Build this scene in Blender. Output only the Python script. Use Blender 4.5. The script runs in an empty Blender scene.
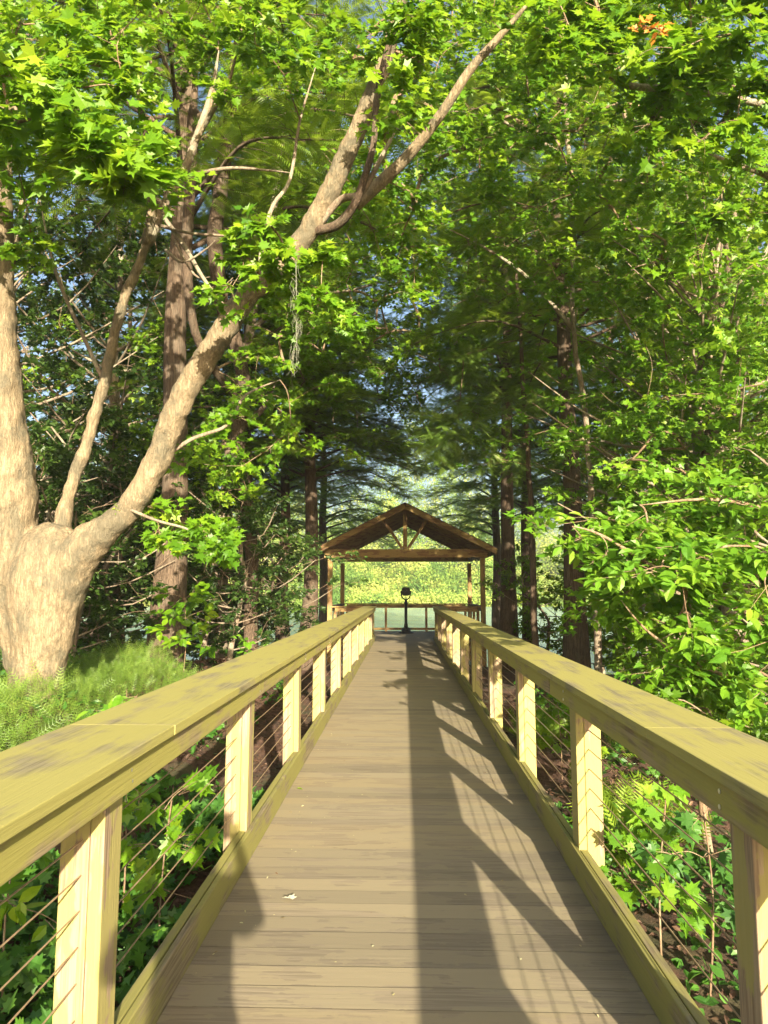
import bpy, bmesh, math, random
import numpy as np
from mathutils import Vector, Matrix, noise
R = math.radians
S = bpy.context.scene
C = S.collection
rs = np.random.RandomState(7)
random.seed(7)

# ------------------------------------------------------------------ camera
FPX = 700.0
cam_d = bpy.data.cameras.new("camera"); cam = bpy.data.objects.new("camera", cam_d); C.objects.link(cam)
cam_d.sensor_fit = 'VERTICAL'; cam_d.sensor_height = 24.0; cam_d.lens = FPX / 1024 * 24.0
cam_d.clip_start = 0.02; cam_d.clip_end = 3000
CAMP = Vector((0, 0, 1.58))
cam.location = CAMP
cam.rotation_euler = (R(90 + 6.36), 0, R(1.63))
S.camera = cam
CM = cam.rotation_euler.to_matrix()

def at(px, py, Y):
    """world point at depth Y seen at photo pixel px,py"""
    d = CM @ Vector(((px - 384) / FPX, (512 - py) / FPX, -1.0))
    return CAMP + d * (Y / d.y)

# ------------------------------------------------------------------ light
SUN_AZ, SUN_EL = 13.7, 16.7          # shadows run forward and to the left
W = bpy.data.worlds.new("World"); S.world = W; W.use_nodes = True
nt = W.node_tree; nt.nodes.clear()
wo = nt.nodes.new('ShaderNodeOutputWorld'); bg = nt.nodes.new('ShaderNodeBackground')
sky = nt.nodes.new('ShaderNodeTexSky'); sky.sky_type = 'NISHITA'; sky.sun_disc = False
sky.sun_elevation = R(SUN_EL); sky.sun_rotation = R(180 - SUN_AZ)
sky.air_density = 1.0; sky.dust_density = 4.5; sky.ozone_density = 1.0
bg.inputs['Strength'].default_value = 0.09
nt.links.new(sky.outputs[0], bg.inputs[0]); nt.links.new(bg.outputs[0], wo.inputs[0])
sd = bpy.data.lights.new("sun", 'SUN'); sun = bpy.data.objects.new("sun", sd); C.objects.link(sun)
sd.energy = 5.0; sd.angle = R(0.55); sd.color = (1.0, 0.88, 0.68)
to_sun = Vector((math.sin(R(SUN_AZ)) * math.cos(R(SUN_EL)), -math.cos(R(SUN_AZ)) * math.cos(R(SUN_EL)), math.sin(R(SUN_EL))))
sun.rotation_euler = to_sun.to_track_quat('Z', 'Y').to_euler()
sun.location = to_sun * 60
S.view_settings.view_transform = 'Standard'; S.view_settings.look = 'None'
S.view_settings.exposure = 1.8; S.view_settings.gamma = 1.0; S.view_settings.use_curve_mapping = False
S.render.engine = 'CYCLES'
cy = S.cycles
cy.max_bounces = 6; cy.diffuse_bounces = 4; cy.glossy_bounces = 2; cy.transmission_bounces = 4; cy.transparent_max_bounces = 4
cy.use_denoising = True; cy.denoiser = 'OPENIMAGEDENOISE'
cy.caustics_reflective = False; cy.caustics_refractive = False
cy.sample_clamp_indirect = 6

# ------------------------------------------------------------------ helpers
def tag(o, label=None, cat=None, group=None, kind=None):
    if label: o['label'] = label
    if cat: o['category'] = cat
    if group: o['group'] = group
    if kind: o['kind'] = kind
    return o

def empty(name, loc, label=None, cat=None, group=None, rz=0, sc=1):
    o = bpy.data.objects.new(name, None); C.objects.link(o); o.location = loc
    o.rotation_euler = (0, 0, rz); o.scale = (sc, sc, sc); o.empty_display_size = .2
    return tag(o, label, cat, group)

def np_mesh(name, V, T, rnd=None, smooth=False):
    V = np.asarray(V, dtype=np.float32); T = np.asarray(T, dtype=np.int32)
    k = T.shape[1]
    me = bpy.data.meshes.new(name)
    me.vertices.add(len(V)); me.vertices.foreach_set('co', V.ravel())
    me.loops.add(T.size); me.loops.foreach_set('vertex_index', T.ravel())
    me.polygons.add(len(T)); me.polygons.foreach_set('loop_start', np.arange(0, T.size, k, dtype=np.int32))
    me.polygons.foreach_set('loop_total', np.full(len(T), k, dtype=np.int32))
    me.polygons.foreach_set('use_smooth', np.full(len(T), bool(smooth)))
    if rnd is not None:
        a = me.attributes.new('rnd', 'FLOAT', 'POINT'); a.data.foreach_set('value', np.asarray(rnd, dtype=np.float32))
    me.update(calc_edges=True)
    return me

def link(name, me, m, parent=None, loc=None):
    o = bpy.data.objects.new(name, me); C.objects.link(o)
    if m is not None:
        if not me.materials: me.materials.append(m)
    if parent is not None: o.parent = parent
    if loc is not None: o.location = loc
    return o

def crown_mesh(name, V, F, rnd, tw, leaf_m, twig_m):
    nl = len(F)
    if tw is not None and tw.v:
        T = []
        for f in tw.f:
            for i in range(1, len(f)-1): T.append((f[0], f[i], f[i+1]))
        F = np.concatenate([F, np.array(T) + len(V)]); V = np.concatenate([V, np.array([tuple(p) for p in tw.v])]); rnd = np.concatenate([rnd, np.zeros(len(tw.v))])
    me = np_mesh(name, V, F, rnd); me.materials.append(leaf_m); me.materials.append(twig_m)
    mi = np.zeros(len(F), dtype=np.int32); mi[nl:] = 1; me.polygons.foreach_set('material_index', mi)
    return me

class MB:
    def __init__(s): s.v = []; s.f = []
    def face(s, pts):
        b = len(s.v); s.v += [tuple(p) for p in pts]; s.f.append(tuple(range(b, b + len(pts))))
    def box(s, x0, x1, y0, y1, z0, z1):
        b = len(s.v)
        s.v += [(x0,y0,z0),(x1,y0,z0),(x1,y1,z0),(x0,y1,z0),(x0,y0,z1),(x1,y0,z1),(x1,y1,z1),(x0,y1,z1)]
        s.f += [tuple(b+i for i in q) for q in ((0,3,2,1),(4,5,6,7),(0,1,5,4),(1,2,6,5),(2,3,7,6),(3,0,4,7))]
    def bar(s, p, q, w, h, up=Vector((0,0,1))):
        p = Vector(p); q = Vector(q); d = (q - p).normalized(); sd_ = d.cross(up).normalized(); u = sd_.cross(d).normalized()
        b = len(s.v)
        for c in (p, q):
            for a, e in ((-1,-1),(1,-1),(1,1),(-1,1)):
                s.v.append(tuple(c + sd_ * a * w/2 + u * e * h/2))
        s.f += [tuple(b+i for i in k) for k in ((0,1,2,3),(7,6,5,4),(0,4,5,1),(1,5,6,2),(2,6,7,3),(3,7,4,0))]
    def tube(s, pts, rad, n=8, cap=True):
        pts = [Vector(p) for p in pts]
        if not hasattr(rad, '__len__'): rad = [rad] * len(pts)
        b = len(s.v); ref = None
        for i, p in enumerate(pts):
            t = (pts[min(i+1, len(pts)-1)] - pts[max(i-1, 0)]).normalized()
            if ref is None: ref = t.orthogonal().normalized()
            ref = (ref - t * ref.dot(t)).normalized(); w = t.cross(ref)
            for k in range(n):
                a = 2 * math.pi * k / n
                s.v.append(tuple(p + (ref * math.cos(a) + w * math.sin(a)) * rad[i]))
        for i in range(len(pts) - 1):
            for k in range(n):
                s.f.append((b+i*n+k, b+i*n+(k+1)%n, b+(i+1)*n+(k+1)%n, b+(i+1)*n+k))
        if cap:
            s.f.append(tuple(b + k for k in range(n))[::-1]); s.f.append(tuple(b + (len(pts)-1)*n + k for k in range(n)))
    def lathe(s, prof, n=20, o=(0,0,0)):
        b = len(s.v)
        for r, z in prof:
            for k in range(n):
                a = 2*math.pi*k/n; s.v.append((o[0]+r*math.cos(a), o[1]+r*math.sin(a), o[2]+z))
        for i in range(len(prof)-1):
            for k in range(n): s.f.append((b+i*n+k, b+i*n+(k+1)%n, b+(i+1)*n+(k+1)%n, b+(i+1)*n+k))
        s.f.append(tuple(b+k for k in range(n))[::-1]); s.f.append(tuple(b+(len(prof)-1)*n+k for k in range(n)))
    def build(s, name, m, parent=None, bevel=0, smooth=False, loc=None):
        me = bpy.data.meshes.new(name); me.from_pydata(s.v, [], s.f); me.update()
        me.polygons.foreach_set('use_smooth', np.full(len(me.polygons), bool(smooth)))
        o = link(name, me, m, parent, loc)
        if bevel:
            md = o.modifiers.new('bevel', 'BEVEL'); md.width = bevel; md.segments = 2; md.limit_method = 'ANGLE'
        return o

def spline(pts, rad=None, per=5):
    """Catmull-Rom resampling of a path (and its radii)"""
    P = [Vector(p) for p in pts]; n = len(P); out = []; ro = []
    for i in range(n - 1):
        p0, p1, p2, p3 = P[max(i-1,0)], P[i], P[i+1], P[min(i+2,n-1)]
        for k in range(per):
            t = k / per
            out.append(0.5*((2*p1) + (p2-p0)*t + (2*p0-5*p1+4*p2-p3)*t*t + (3*p1-p0-3*p2+p3)*t**3))
            if rad: ro.append(rad[i]*(1-t) + rad[i+1]*t)
    out.append(P[-1]);
    if rad: ro.append(rad[-1]); return out, ro
    return out

# ------------------------------------------------------------------ materials
def mat(name):
    m = bpy.data.materials.new(name); m.use_nodes = True
    nt = m.node_tree; nt.nodes.clear()
    out = nt.nodes.new('ShaderNodeOutputMaterial')
    return m, nt, out
def N(nt, t, **kw):
    n = nt.nodes.new(t)
    for k, v in kw.items():
        if k.startswith('_'): setattr(n, k[1:], v)
        else: n.inputs[k.replace('_', ' ')].default_value = v
    return n
def ramp(nt, src, stops):
    r = nt.nodes.new('ShaderNodeValToRGB'); e = r.color_ramp.elements
    e[0].position, e[0].color = stops[0][0], (*stops[0][1], 1)
    e[1].position, e[1].color = stops[-1][0], (*stops[-1][1], 1)
    for p, c in stops[1:-1]:
        x = e.new(p); x.color = (*c, 1)
    nt.links.new(src, r.inputs[0]); return r.outputs[0]
def mixc(nt, fac, a, b, mode='MIX'):
    n = nt.nodes.new('ShaderNodeMix'); n.data_type = 'RGBA'; n.blend_type = mode
    for s_, v in ((n.inputs[0], fac), (n.inputs[6], a), (n.inputs[7], b)):
        if isinstance(v, (int, float)): s_.default_value = v
        elif isinstance(v, tuple): s_.default_value = (*v, 1)
        else: nt.links.new(v, s_)
    return n.outputs[2]
def mapping(nt, scale, src='Object', rot=(0,0,0)):
    tc = nt.nodes.new('ShaderNodeTexCoord'); mp = nt.nodes.new('ShaderNodeMapping')
    mp.inputs['Scale'].default_value = scale; mp.inputs['Rotation'].default_value = rot
    nt.links.new(tc.outputs[src], mp.inputs[0])
    oi = nt.nodes.new('ShaderNodeObjectInfo'); ad = nt.nodes.new('ShaderNodeVectorMath'); ad.operation = 'MULTIPLY_ADD'
    cx = nt.nodes.new('ShaderNodeCombineXYZ')
    for i in range(3): nt.links.new(oi.outputs['Random'], cx.inputs[i])
    nt.links.new(cx.outputs[0], ad.inputs[0]); ad.inputs[1].default_value = (37, 53, 71); nt.links.new(mp.outputs[0], ad.inputs[2])
    return ad.outputs[0]
def noise_n(nt, vec, scale, detail=4, rough=.55, dist=0):
    n = N(nt, 'ShaderNodeTexNoise', Scale=scale, Detail=detail, Roughness=rough, Distortion=dist)
    nt.links.new(vec, n.inputs['Vector']); return n.outputs[0]
def bump(nt, h, strength, dist=.01):
    b = N(nt, 'ShaderNodeBump', Strength=strength, Distance=dist); nt.links.new(h, b.inputs['Height']); return b.outputs[0]

def wood(name, axis, base, dark, algae, amount, rough=.75, grain=1.0):
    """weathered timber: grain runs along axis, with patches of yellow-green algae"""
    m, nt, out = mat(name)
    sc = [14, 14, 14]; sc[axis] = .9
    v = mapping(nt, tuple(sc)); g = noise_n(nt, v, 3.2, 6, .6, .6)
    sc2 = [60, 60, 60]; sc2[axis] = 2
    g2 = noise_n(nt, mapping(nt, tuple(sc2)), 1.5, 3, .6)
    col = ramp(nt, g, [(.3, dark), (.62, base)])
    col = mixc(nt, ramp(nt, g2, [(.36, (1,1,1)), (.56, (0,0,0))]), col, tuple(c*(.72 if grain == 1 else .87) for c in dark))
    pa = noise_n(nt, mapping(nt, (1, 1, 1)), 2.3, 5, .62, .3)
    sc3 = [9, 9, 9]; sc3[axis] = 1.2
    pb = noise_n(nt, mapping(nt, tuple(sc3)), 1.4, 4, .6)
    mx = nt.nodes.new('ShaderNodeMath'); mx.operation = 'ADD'; nt.links.new(pa, mx.inputs[0]); nt.links.new(pb, mx.inputs[1])
    lo = 1.32 - amount * .6
    fac = ramp(nt, mx.outputs[0], [(min(.98, (lo - .26)), (0,0,0)), (min(.999, lo + .24), (.9,.9,.9))])
    col = mixc(nt, fac, col, algae)
    b = N(nt, 'ShaderNodeBsdfPrincipled', Roughness=rough); b.inputs['Specular IOR Level'].default_value = .25
    nt.links.new(col, b.inputs['Base Color'])
    nt.links.new(bump(nt, mixc(nt, .6, g, g2), .6 * grain, .006), b.inputs['Normal'])
    nt.links.new(b.outputs[0], out.inputs[0]); return m

def leaf_mat(name, c0, c1, c2, trans=.4, tcol=(.30, .46, .03), rough=.42):
    m, nt, out = mat(name)
    at_ = nt.nodes.new('ShaderNodeAttribute'); at_.attribute_name = 'rnd'
    col = ramp(nt, at_.outputs['Fac'], [(0, c0), (.55, c1), (1, c2)])
    b = N(nt, 'ShaderNodeBsdfPrincipled', Roughness=rough); b.inputs['Specular IOR Level'].default_value = .35
    nt.links.new(col, b.inputs['Base Color'])
    t = nt.nodes.new('ShaderNodeBsdfTranslucent')
    nt.links.new(mixc(nt, .5, col, tcol), t.inputs[0])
    mx = nt.nodes.new('ShaderNodeMixShader'); mx.inputs[0].default_value = trans
    nt.links.new(b.outputs[0], mx.inputs[1]); nt.links.new(t.outputs[0], mx.inputs[2])
    nt.links.new(mx.outputs[0], out.inputs[0]); return m

def bark(name, c0, c1, c2, sz=(7, 7, 1.6), bs=.6, mottle=.5, bd=.03, crack=.5):
    m, nt, out = mat(name)
    v = mapping(nt, sz); g = noise_n(nt, v, 2.4, 6, .65, .4)
    p = noise_n(nt, mapping(nt, (1,1,.7)), 4.5, 5, .65)
    f = noise_n(nt, mapping(nt, (1,1,1)), 45, 4, .7)
    col = ramp(nt, g, [(.32, c0), (.6, c1)])
    col = mixc(nt, ramp(nt, p, [(.47, (0,0,0)), (.60, (mottle,)*3)]), col, c2)
    col = mixc(nt, .35, col, f, 'OVERLAY')
    vo = nt.nodes.new('ShaderNodeTexVoronoi'); vo.feature = 'DISTANCE_TO_EDGE'; vo.inputs['Scale'].default_value = 3.2
    wv = nt.nodes.new('ShaderNodeVectorMath'); wv.operation = 'MULTIPLY_ADD'; nz = N(nt, 'ShaderNodeTexNoise', Scale=2.5, Detail=4)
    nt.links.new(v, nz.inputs['Vector']); nt.links.new(nz.outputs['Color'], wv.inputs[0]); wv.inputs[1].default_value = (.9,.9,.9); nt.links.new(v, wv.inputs[2]); nt.links.new(wv.outputs[0], vo.inputs['Vector'])
    ck = ramp(nt, vo.outputs['Distance'], [(0, (crack,)*3), (.10, (0,0,0))])
    col = mixc(nt, ck, col, tuple(c*.45 for c in c0))
    b = N(nt, 'ShaderNodeBsdfPrincipled', Roughness=.9); b.inputs['Specular IOR Level'].default_value = .15
    nt.links.new(col, b.inputs['Base Color'])
    nt.links.new(bump(nt, mixc(nt, ck, mixc(nt, .35, g, f), (.1,.1,.1)), bs, bd), b.inputs['Normal'])
    nt.links.new(b.outputs[0], out.inputs[0]); return m

def plain(name, col, rough=.6, metal=0, spec=.4, var=.0, bmp=0):
    m, nt, out = mat(name)
    b = N(nt, 'ShaderNodeBsdfPrincipled', Roughness=rough, Metallic=metal); b.inputs['Specular IOR Level'].default_value = spec
    n_ = noise_n(nt, mapping(nt, (1,1,1)), 25, 5, .6)
    nt.links.new(mixc(nt, ramp(nt, n_, [(.35, (0,0,0)), (.65, (1,1,1))]), tuple(c*(1-var) for c in col), tuple(min(1, c*(1+var)) for c in col)), b.inputs['Base Color'])
    if bmp: nt.links.new(bump(nt, n_, bmp, .004), b.inputs['Normal'])
    nt.links.new(b.outputs[0], out.inputs[0]); return m

M = {}
M['deck'] = wood('deck_wood', 0, (.285,.238,.165), (.245,.205,.138), (.285,.242,.155), .1, grain=.5)
M['cap'] = wood('cap_wood', 1, (.275,.24,.13), (.225,.195,.11), (.335,.305,.085), .46)
M['fascia'] = wood('fascia_wood', 1, (.32,.255,.14), (.24,.185,.10), (.31,.285,.07), .40)
M['kerb'] = wood('kerb_wood', 1, (.26,.215,.125), (.19,.155,.09), (.25,.235,.065), .38)
M['post'] = wood('post_wood', 2, (.37,.285,.18), (.30,.215,.13), (.34,.30,.10), .17)
M['brown_x'] = wood('stained_wood_across', 0, (.35,.21,.10), (.22,.125,.06), (.36,.25,.09), .12)
M['brown_z'] = wood('stained_wood_upright', 2, (.35,.21,.10), (.22,.125,.06), (.36,.25,.09), .12)
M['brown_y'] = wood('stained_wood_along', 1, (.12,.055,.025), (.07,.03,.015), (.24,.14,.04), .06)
M['cable'] = plain('wire_cable', (.34,.24,.14), .5, .3, .4, .2)
M['zinc'] = plain('zinc', (.7,.7,.7), .35, .9, .5)
M['black'] = plain('black_paint', (.005,.006,.008), .45, 0, .25, .1)
M['glass'] = plain('lens_glass', (.02,.03,.04), .05, 0, .8)
# ------------------------------------------------------------------ ground, water, far bank
def sst(a, b, x):
    t = np.clip((x - a) / (b - a), 0, 1); return t * t * (3 - 2 * t)
WATER_Z = -1.05
def hgt(x, y):
    x = np.asarray(x, float); y = np.asarray(y, float)
    left = sst(1.9, 3.6, -x) * (1 - sst(12, 20, y)) * .85
    h = -.52 + left + .05*np.sin(x*1.7+y*.9) + .04*np.sin(y*2.3-x*1.1) - .25 * sst(1.5, 6, x)
    h = h - sst(19, 27, y) * .75
    h = h - sst(25, 34, y) * 1.5
    far = sst(108, 125, y); h = h + far * 2.3
    h = h + sst(120, 175, y) * 9 + sst(170, 900, y) * 18
    h = h + sst(60, 200, np.abs(x)) * (2.5 + 6*sst(20,120,y)) 
    return h
def axis_pts(lo, hi, d0, g, c=0):
    a = [c]; s = d0
    while a[-1] < hi: a.append(a[-1] + s); s *= g
    b = [c]; s = d0
    while b[-1] > lo: b.append(b[-1] - s); s *= g
    return np.array(sorted(set(b[1:] + a)))
gx = axis_pts(-1400, 1400, .16, 1.045); gy = axis_pts(-600, 1500, .16, 1.035, 6)
XX, YY = np.meshgrid(gx, gy); ZZ = hgt(XX, YY)
nx, ny = len(gx), len(gy)
ii = np.arange(nx*ny).reshape(ny, nx)
Q = np.stack([ii[:-1,:-1], ii[:-1,1:], ii[1:,1:], ii[1:,:-1]], -1).reshape(-1, 4)
m, nt, out = mat('forest_floor')
v = mapping(nt, (1,1,1)); a = noise_n(nt, v, 9, 8, .7); b_ = noise_n(nt, v, 60, 5, .7); c_ = noise_n(nt, v, .8, 4, .6)
col = ramp(nt, a, [(.3, (.035,.02,.012)), (.5, (.11,.055,.032)), (.7, (.19,.10,.06))])
col = mixc(nt, ramp(nt, c_, [(.5, (0,0,0)), (.62, (.6,.6,.6))]), col, (.05,.075,.02))
gm = nt.nodes.new('ShaderNodeNewGeometry'); sp_ = nt.nodes.new('ShaderNodeSeparateXYZ'); nt.links.new(gm.outputs['Position'], sp_.inputs[0])
mr = nt.nodes.new('ShaderNodeMapRange'); mr.inputs[1].default_value = 70; mr.inputs[2].default_value = 112; nt.links.new(sp_.outputs[1], mr.inputs[0])
col = mixc(nt, mr.outputs[0], col, ramp(nt, a, [(.35, (.05,.09,.025)), (.65, (.11,.15,.04))]))   # the far shore is meadow
col = mixc(nt, .5, col, b_, 'OVERLAY')
p = N(nt, 'ShaderNodeBsdfPrincipled', Roughness=.95); nt.links.new(col, p.inputs['Base Color'])
nt.links.new(bump(nt, b_, .8, .04), p.inputs['Normal']); nt.links.new(p.outputs[0], out.inputs[0])
M['ground'] = m
tag(link('ground', np_mesh('ground', np.stack([XX, YY, ZZ], -1).reshape(-1, 3), Q, smooth=True), m), kind='structure')

m, nt, out = mat('lake_water')
v = mapping(nt, (.35, 1.2, 1)); w1 = noise_n(nt, v, 1.6, 4, .6, .4)
p = N(nt, 'ShaderNodeBsdfPrincipled', Roughness=.22); p.inputs['Base Color'].default_value = (.30,.42,.33,1)
p.inputs['Specular IOR Level'].default_value = .6
nt.links.new(bump(nt, w1, .5, .06), p.inputs['Normal']); nt.links.new(p.outputs[0], out.inputs[0])
wb = MB(); wb.face([(-1300, 18, WATER_Z), (1300, 18, WATER_Z), (1300, 124, WATER_Z), (-1300, 124, WATER_Z)])
tag(wb.build('lake_water', m), kind='structure')

# ------------------------------------------------------------------ boardwalk
def planks(name, x0, x1, y0, y1, pitch=.150, gap=.0075, th=.035):
    V = []; F = []; rn = []; y = y0
    while y < y1 - .02:
        r = rs.rand(); dx = rs.randn() * .004; dz = rs.randn() * .0002; b = len(V)
        a0, a1 = y, y + pitch - gap
        c = 0
        prof = [(a0, -th), (a1, -th), (a1, -.0002), (a1 - .004, 0), (a0 + .07, -.0014), (a0, -.0027)]
        for X in (x0 + dx, x1 + dx):
            for (yy, zz) in prof: V.append((X, yy, zz + dz)); rn.append(r)
        for k in range(6): F.append((b+k, b+(k+1)%6, b+6+(k+1)%6, b+6+k))
        y += pitch
    return V, F, rn
m = M['deck']; nt = m.node_tree
# every plank has its own tone and its own stretch of grain
pb = [n for n in nt.nodes if n.type == 'BSDF_PRINCIPLED'][0]
src = pb.inputs['Base Color'].links[0].from_socket
an = nt.nodes.new('ShaderNodeAttribute'); an.attribute_name = 'rnd'
tone = ramp(nt, an.outputs['Fac'], [(0, (.77,.77,.78)), (.5, (1,1,1)), (1, (1.0,.97,.90))])
nt.links.new(mixc(nt, 1, src, tone, 'MULTIPLY'), pb.inputs['Base Color'])
for mp_ in [n for n in nt.nodes if n.type == 'VECT_MATH']:
    l = mp_.outputs[0].links
    tgt = [k.to_socket for k in l]
    ad = nt.nodes.new('ShaderNodeVectorMath'); ad.operation = 'MULTIPLY_ADD'
    ad.inputs[0].default_value = (0,0,0); nt.links.new(an.outputs['Vector'], ad.inputs[0])
    sc_ = nt.nodes.new('ShaderNodeCombineXYZ')
    mu = nt.nodes.new('ShaderNodeMath'); mu.operation = 'MULTIPLY'; mu.inputs[1].default_value = 90
    nt.links.new(an.outputs['Fac'], mu.inputs[0]); nt.links.new(mu.outputs[0], sc_.inputs[2])
    va = nt.nodes.new('ShaderNodeVectorMath'); va.operation = 'ADD'
    nt.links.new(mp_.outputs[0], va.inputs[0]); nt.links.new(sc_.outputs[0], va.inputs[1])
    for t_ in tgt: nt.links.new(va.outputs[0], t_)
V, F, rn = planks('a', -.99, 1.0, -6.0, 22.35)
V2, F2, rn2 = planks('b', -2.62, 2.72, 22.352, 27.55)
me = np_mesh('boardwalk', np.array(V + V2), np.array([tuple(q) for q in F] + [tuple(i + len(V) for i in q) for q in F2]), rn + rn2)
dk = tag(link('boardwalk', me, m), kind='structure')
jb = MB()
for X in (-.9, 0, .9): jb.box(X-.03, X+.03, -6, 22.4, -.24, -.036)
for X in (-2.5, -1.2, 0, 1.3, 2.6): jb.box(X-.03, X+.03, 22.42, 27.5, -.24, -.036)
tag(jb.build('boardwalk_joist', M['brown_y']), kind='structure')

CZ = [.80, .694, .588, .482, .376, .27]
def railing(sgn, label, post_y, fas, post_in, cap, kerb):
    root = empty('boardwalk_railing', (sgn, 0, 0), label, 'railing')
    ro = (-sgn, 0, 0)
    def X(a, b): return (min(sgn*a, sgn*b), max(sgn*a, sgn*b))
    # one post, copied along the walk
    pm = MB(); a, b = X(post_in, post_in + .045); pm.box(a, b, 0, .14, -.75, 1.03)
    a, b = X(post_in + .0475, post_in + .14); pm.box(a, b, .002, .138, -.75, 1.028)
    p0 = None
    for y in post_y:
        if p0 is None: p0 = pm.build('post', M['post'], root, .004, loc=(-sgn, y, 0)); q = p0
        else:
            q = p0.copy(); C.objects.link(q); q.parent = root; q.location = (-sgn, y, 0)
        q.location = (-sgn + rs.randn()*.0015, y, rs.randn()*.002); q.rotation_euler = (rs.randn()*.004, rs.randn()*.003, rs.randn()*.01)
    ye = post_y[-1] + .14
    # boards in lengths
    def run(name, mt, x0, x1, z0, z1, step, off, jit=.0015, bev=.004):
        y = -4.0 + off - step
        while y < ye:
            y2 = min(y + step, ye); y = max(y, -4.0)
            if y2 - y > .3:
                b_ = MB(); a, b = X(x0, x1); n = 6
                for k in range(1):
                    b_.box(a, b, y + .0015, y2 - .0015, z0, z1)
                o = b_.build(name, mt, root, bev, loc=ro)
                o.location = (-sgn + rs.randn()*jit, 0, rs.randn()*jit*.6)
            y = y2
    run('cap_board', M['cap'], cap[0], cap[1], 1.034, 1.072, 4.1, 2.6, .0006, .003)
    run('rail_board', M['fascia'], fas, fas + .039, .925, 1.031, 4.1, .35)
    run('kerb_board', M['kerb'], kerb, post_in - .002, .004, .165, 4.1, 1.3)
    # outer kerb board between posts
    ys = [-4] + list(post_y)
    for y0, y1 in zip(ys[:-1], ys[1:]):
        b_ = MB(); a, b = X(post_in + .006, post_in + .046)
        b_.box(a, b, max(y0, -4) + (.143 if y0 > -4 else 0), y1 - .003, .0, .158)
        b_.build('kerb_board', M['kerb'], root, .004, loc=ro)
    for z in CZ:
        cb = MB(); xs = sgn * (post_in + .07); pts = []
        for y0, y1 in zip(post_y[:-1], post_y[1:]):
            pts += [(xs, y0 + .07, z), (xs, (y0 + y1)/2, z - .003)]
        pts += [(xs, post_y[-1] + .07, z)]
        pts[0] = (xs, -3.9, z)
        cb.tube(pts, .003, 6); cb.build('cable', M['cable'], root, smooth=True, loc=ro)
    sb = None
    for y in post_y:
        if y > 12 or y < 0: continue
        for z in (.955, .995):
            s_ = MB(); s_.lathe([(.0075, -.001), (.0075, .0012), (.004, .002)], 10)
            if sb is None:
                sb = s_.build('screw', M['zinc'], root); q = sb
            else: q = sb.copy(); C.objects.link(q); q.parent = root
            q.location = (sgn*(fas - .0008) - sgn, y + .1 + rs.randn()*.008, z + rs.randn()*.004)
            q.rotation_euler = (0, -sgn * R(90), 0)
    return root
LP = [2.27 + 2.05*k for k in range(-2, 10)] + [22.25]
RP = [2.06 + 2.01*k for k in range(-2, 11)]
railing(-1, 'sunlit left boardwalk railing with yellow-green algae on its wide cap and wire cables', LP, .900, .942, (.868, 1.275), .912)
railing(1, 'right boardwalk railing casting its post and cap shadows over the deck planks', RP, .918, .960, (.893, 1.218), .934)

# ------------------------------------------------------------------ pavilion
CX = .04
pv = empty('pavilion', (CX, 24.8, 0), 'open brown timber pavilion with a gable shingle roof at the end of the boardwalk', 'pavilion')
def pl(name, mb, mt, bev=.006):
    o = mb.build(name, mt, pv, bev); o.location = (-CX, -24.8, 0); return o
FY, BY = 22.42, 26.95
for (x, y) in ((-2.36, FY), (2.50, FY), (-2.36, BY), (2.50, BY)):
    b_ = MB(); b_.box(x-.075, x+.075, y-.075, y+.075, -2.2, 2.60); pl('post', b_, M['brown_z'])
b_ = MB(); b_.box(-2.55, 2.66, FY-.10, FY+.06, 2.605, 2.875); pl('tie_beam', b_, M['brown_x'])
b_ = MB(); b_.box(-2.5, 2.6, BY-.06, BY+.08, 2.66, 2.872); pl('tie_beam', b_, M['brown_x'])
for x in (-2.36, 2.50):
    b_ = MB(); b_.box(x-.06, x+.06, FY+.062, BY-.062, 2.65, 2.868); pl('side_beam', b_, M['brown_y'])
RZ, EZ, HW = 4.30, 2.90, 2.76
def rz(x): return RZ - (RZ - EZ) * abs(x - CX) / HW
b_ = MB(); b_.box(CX-.065, CX+.065, FY-.08, FY+.04, 2.877, 4.14); pl('king_post', b_, M['brown_z'])
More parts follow.
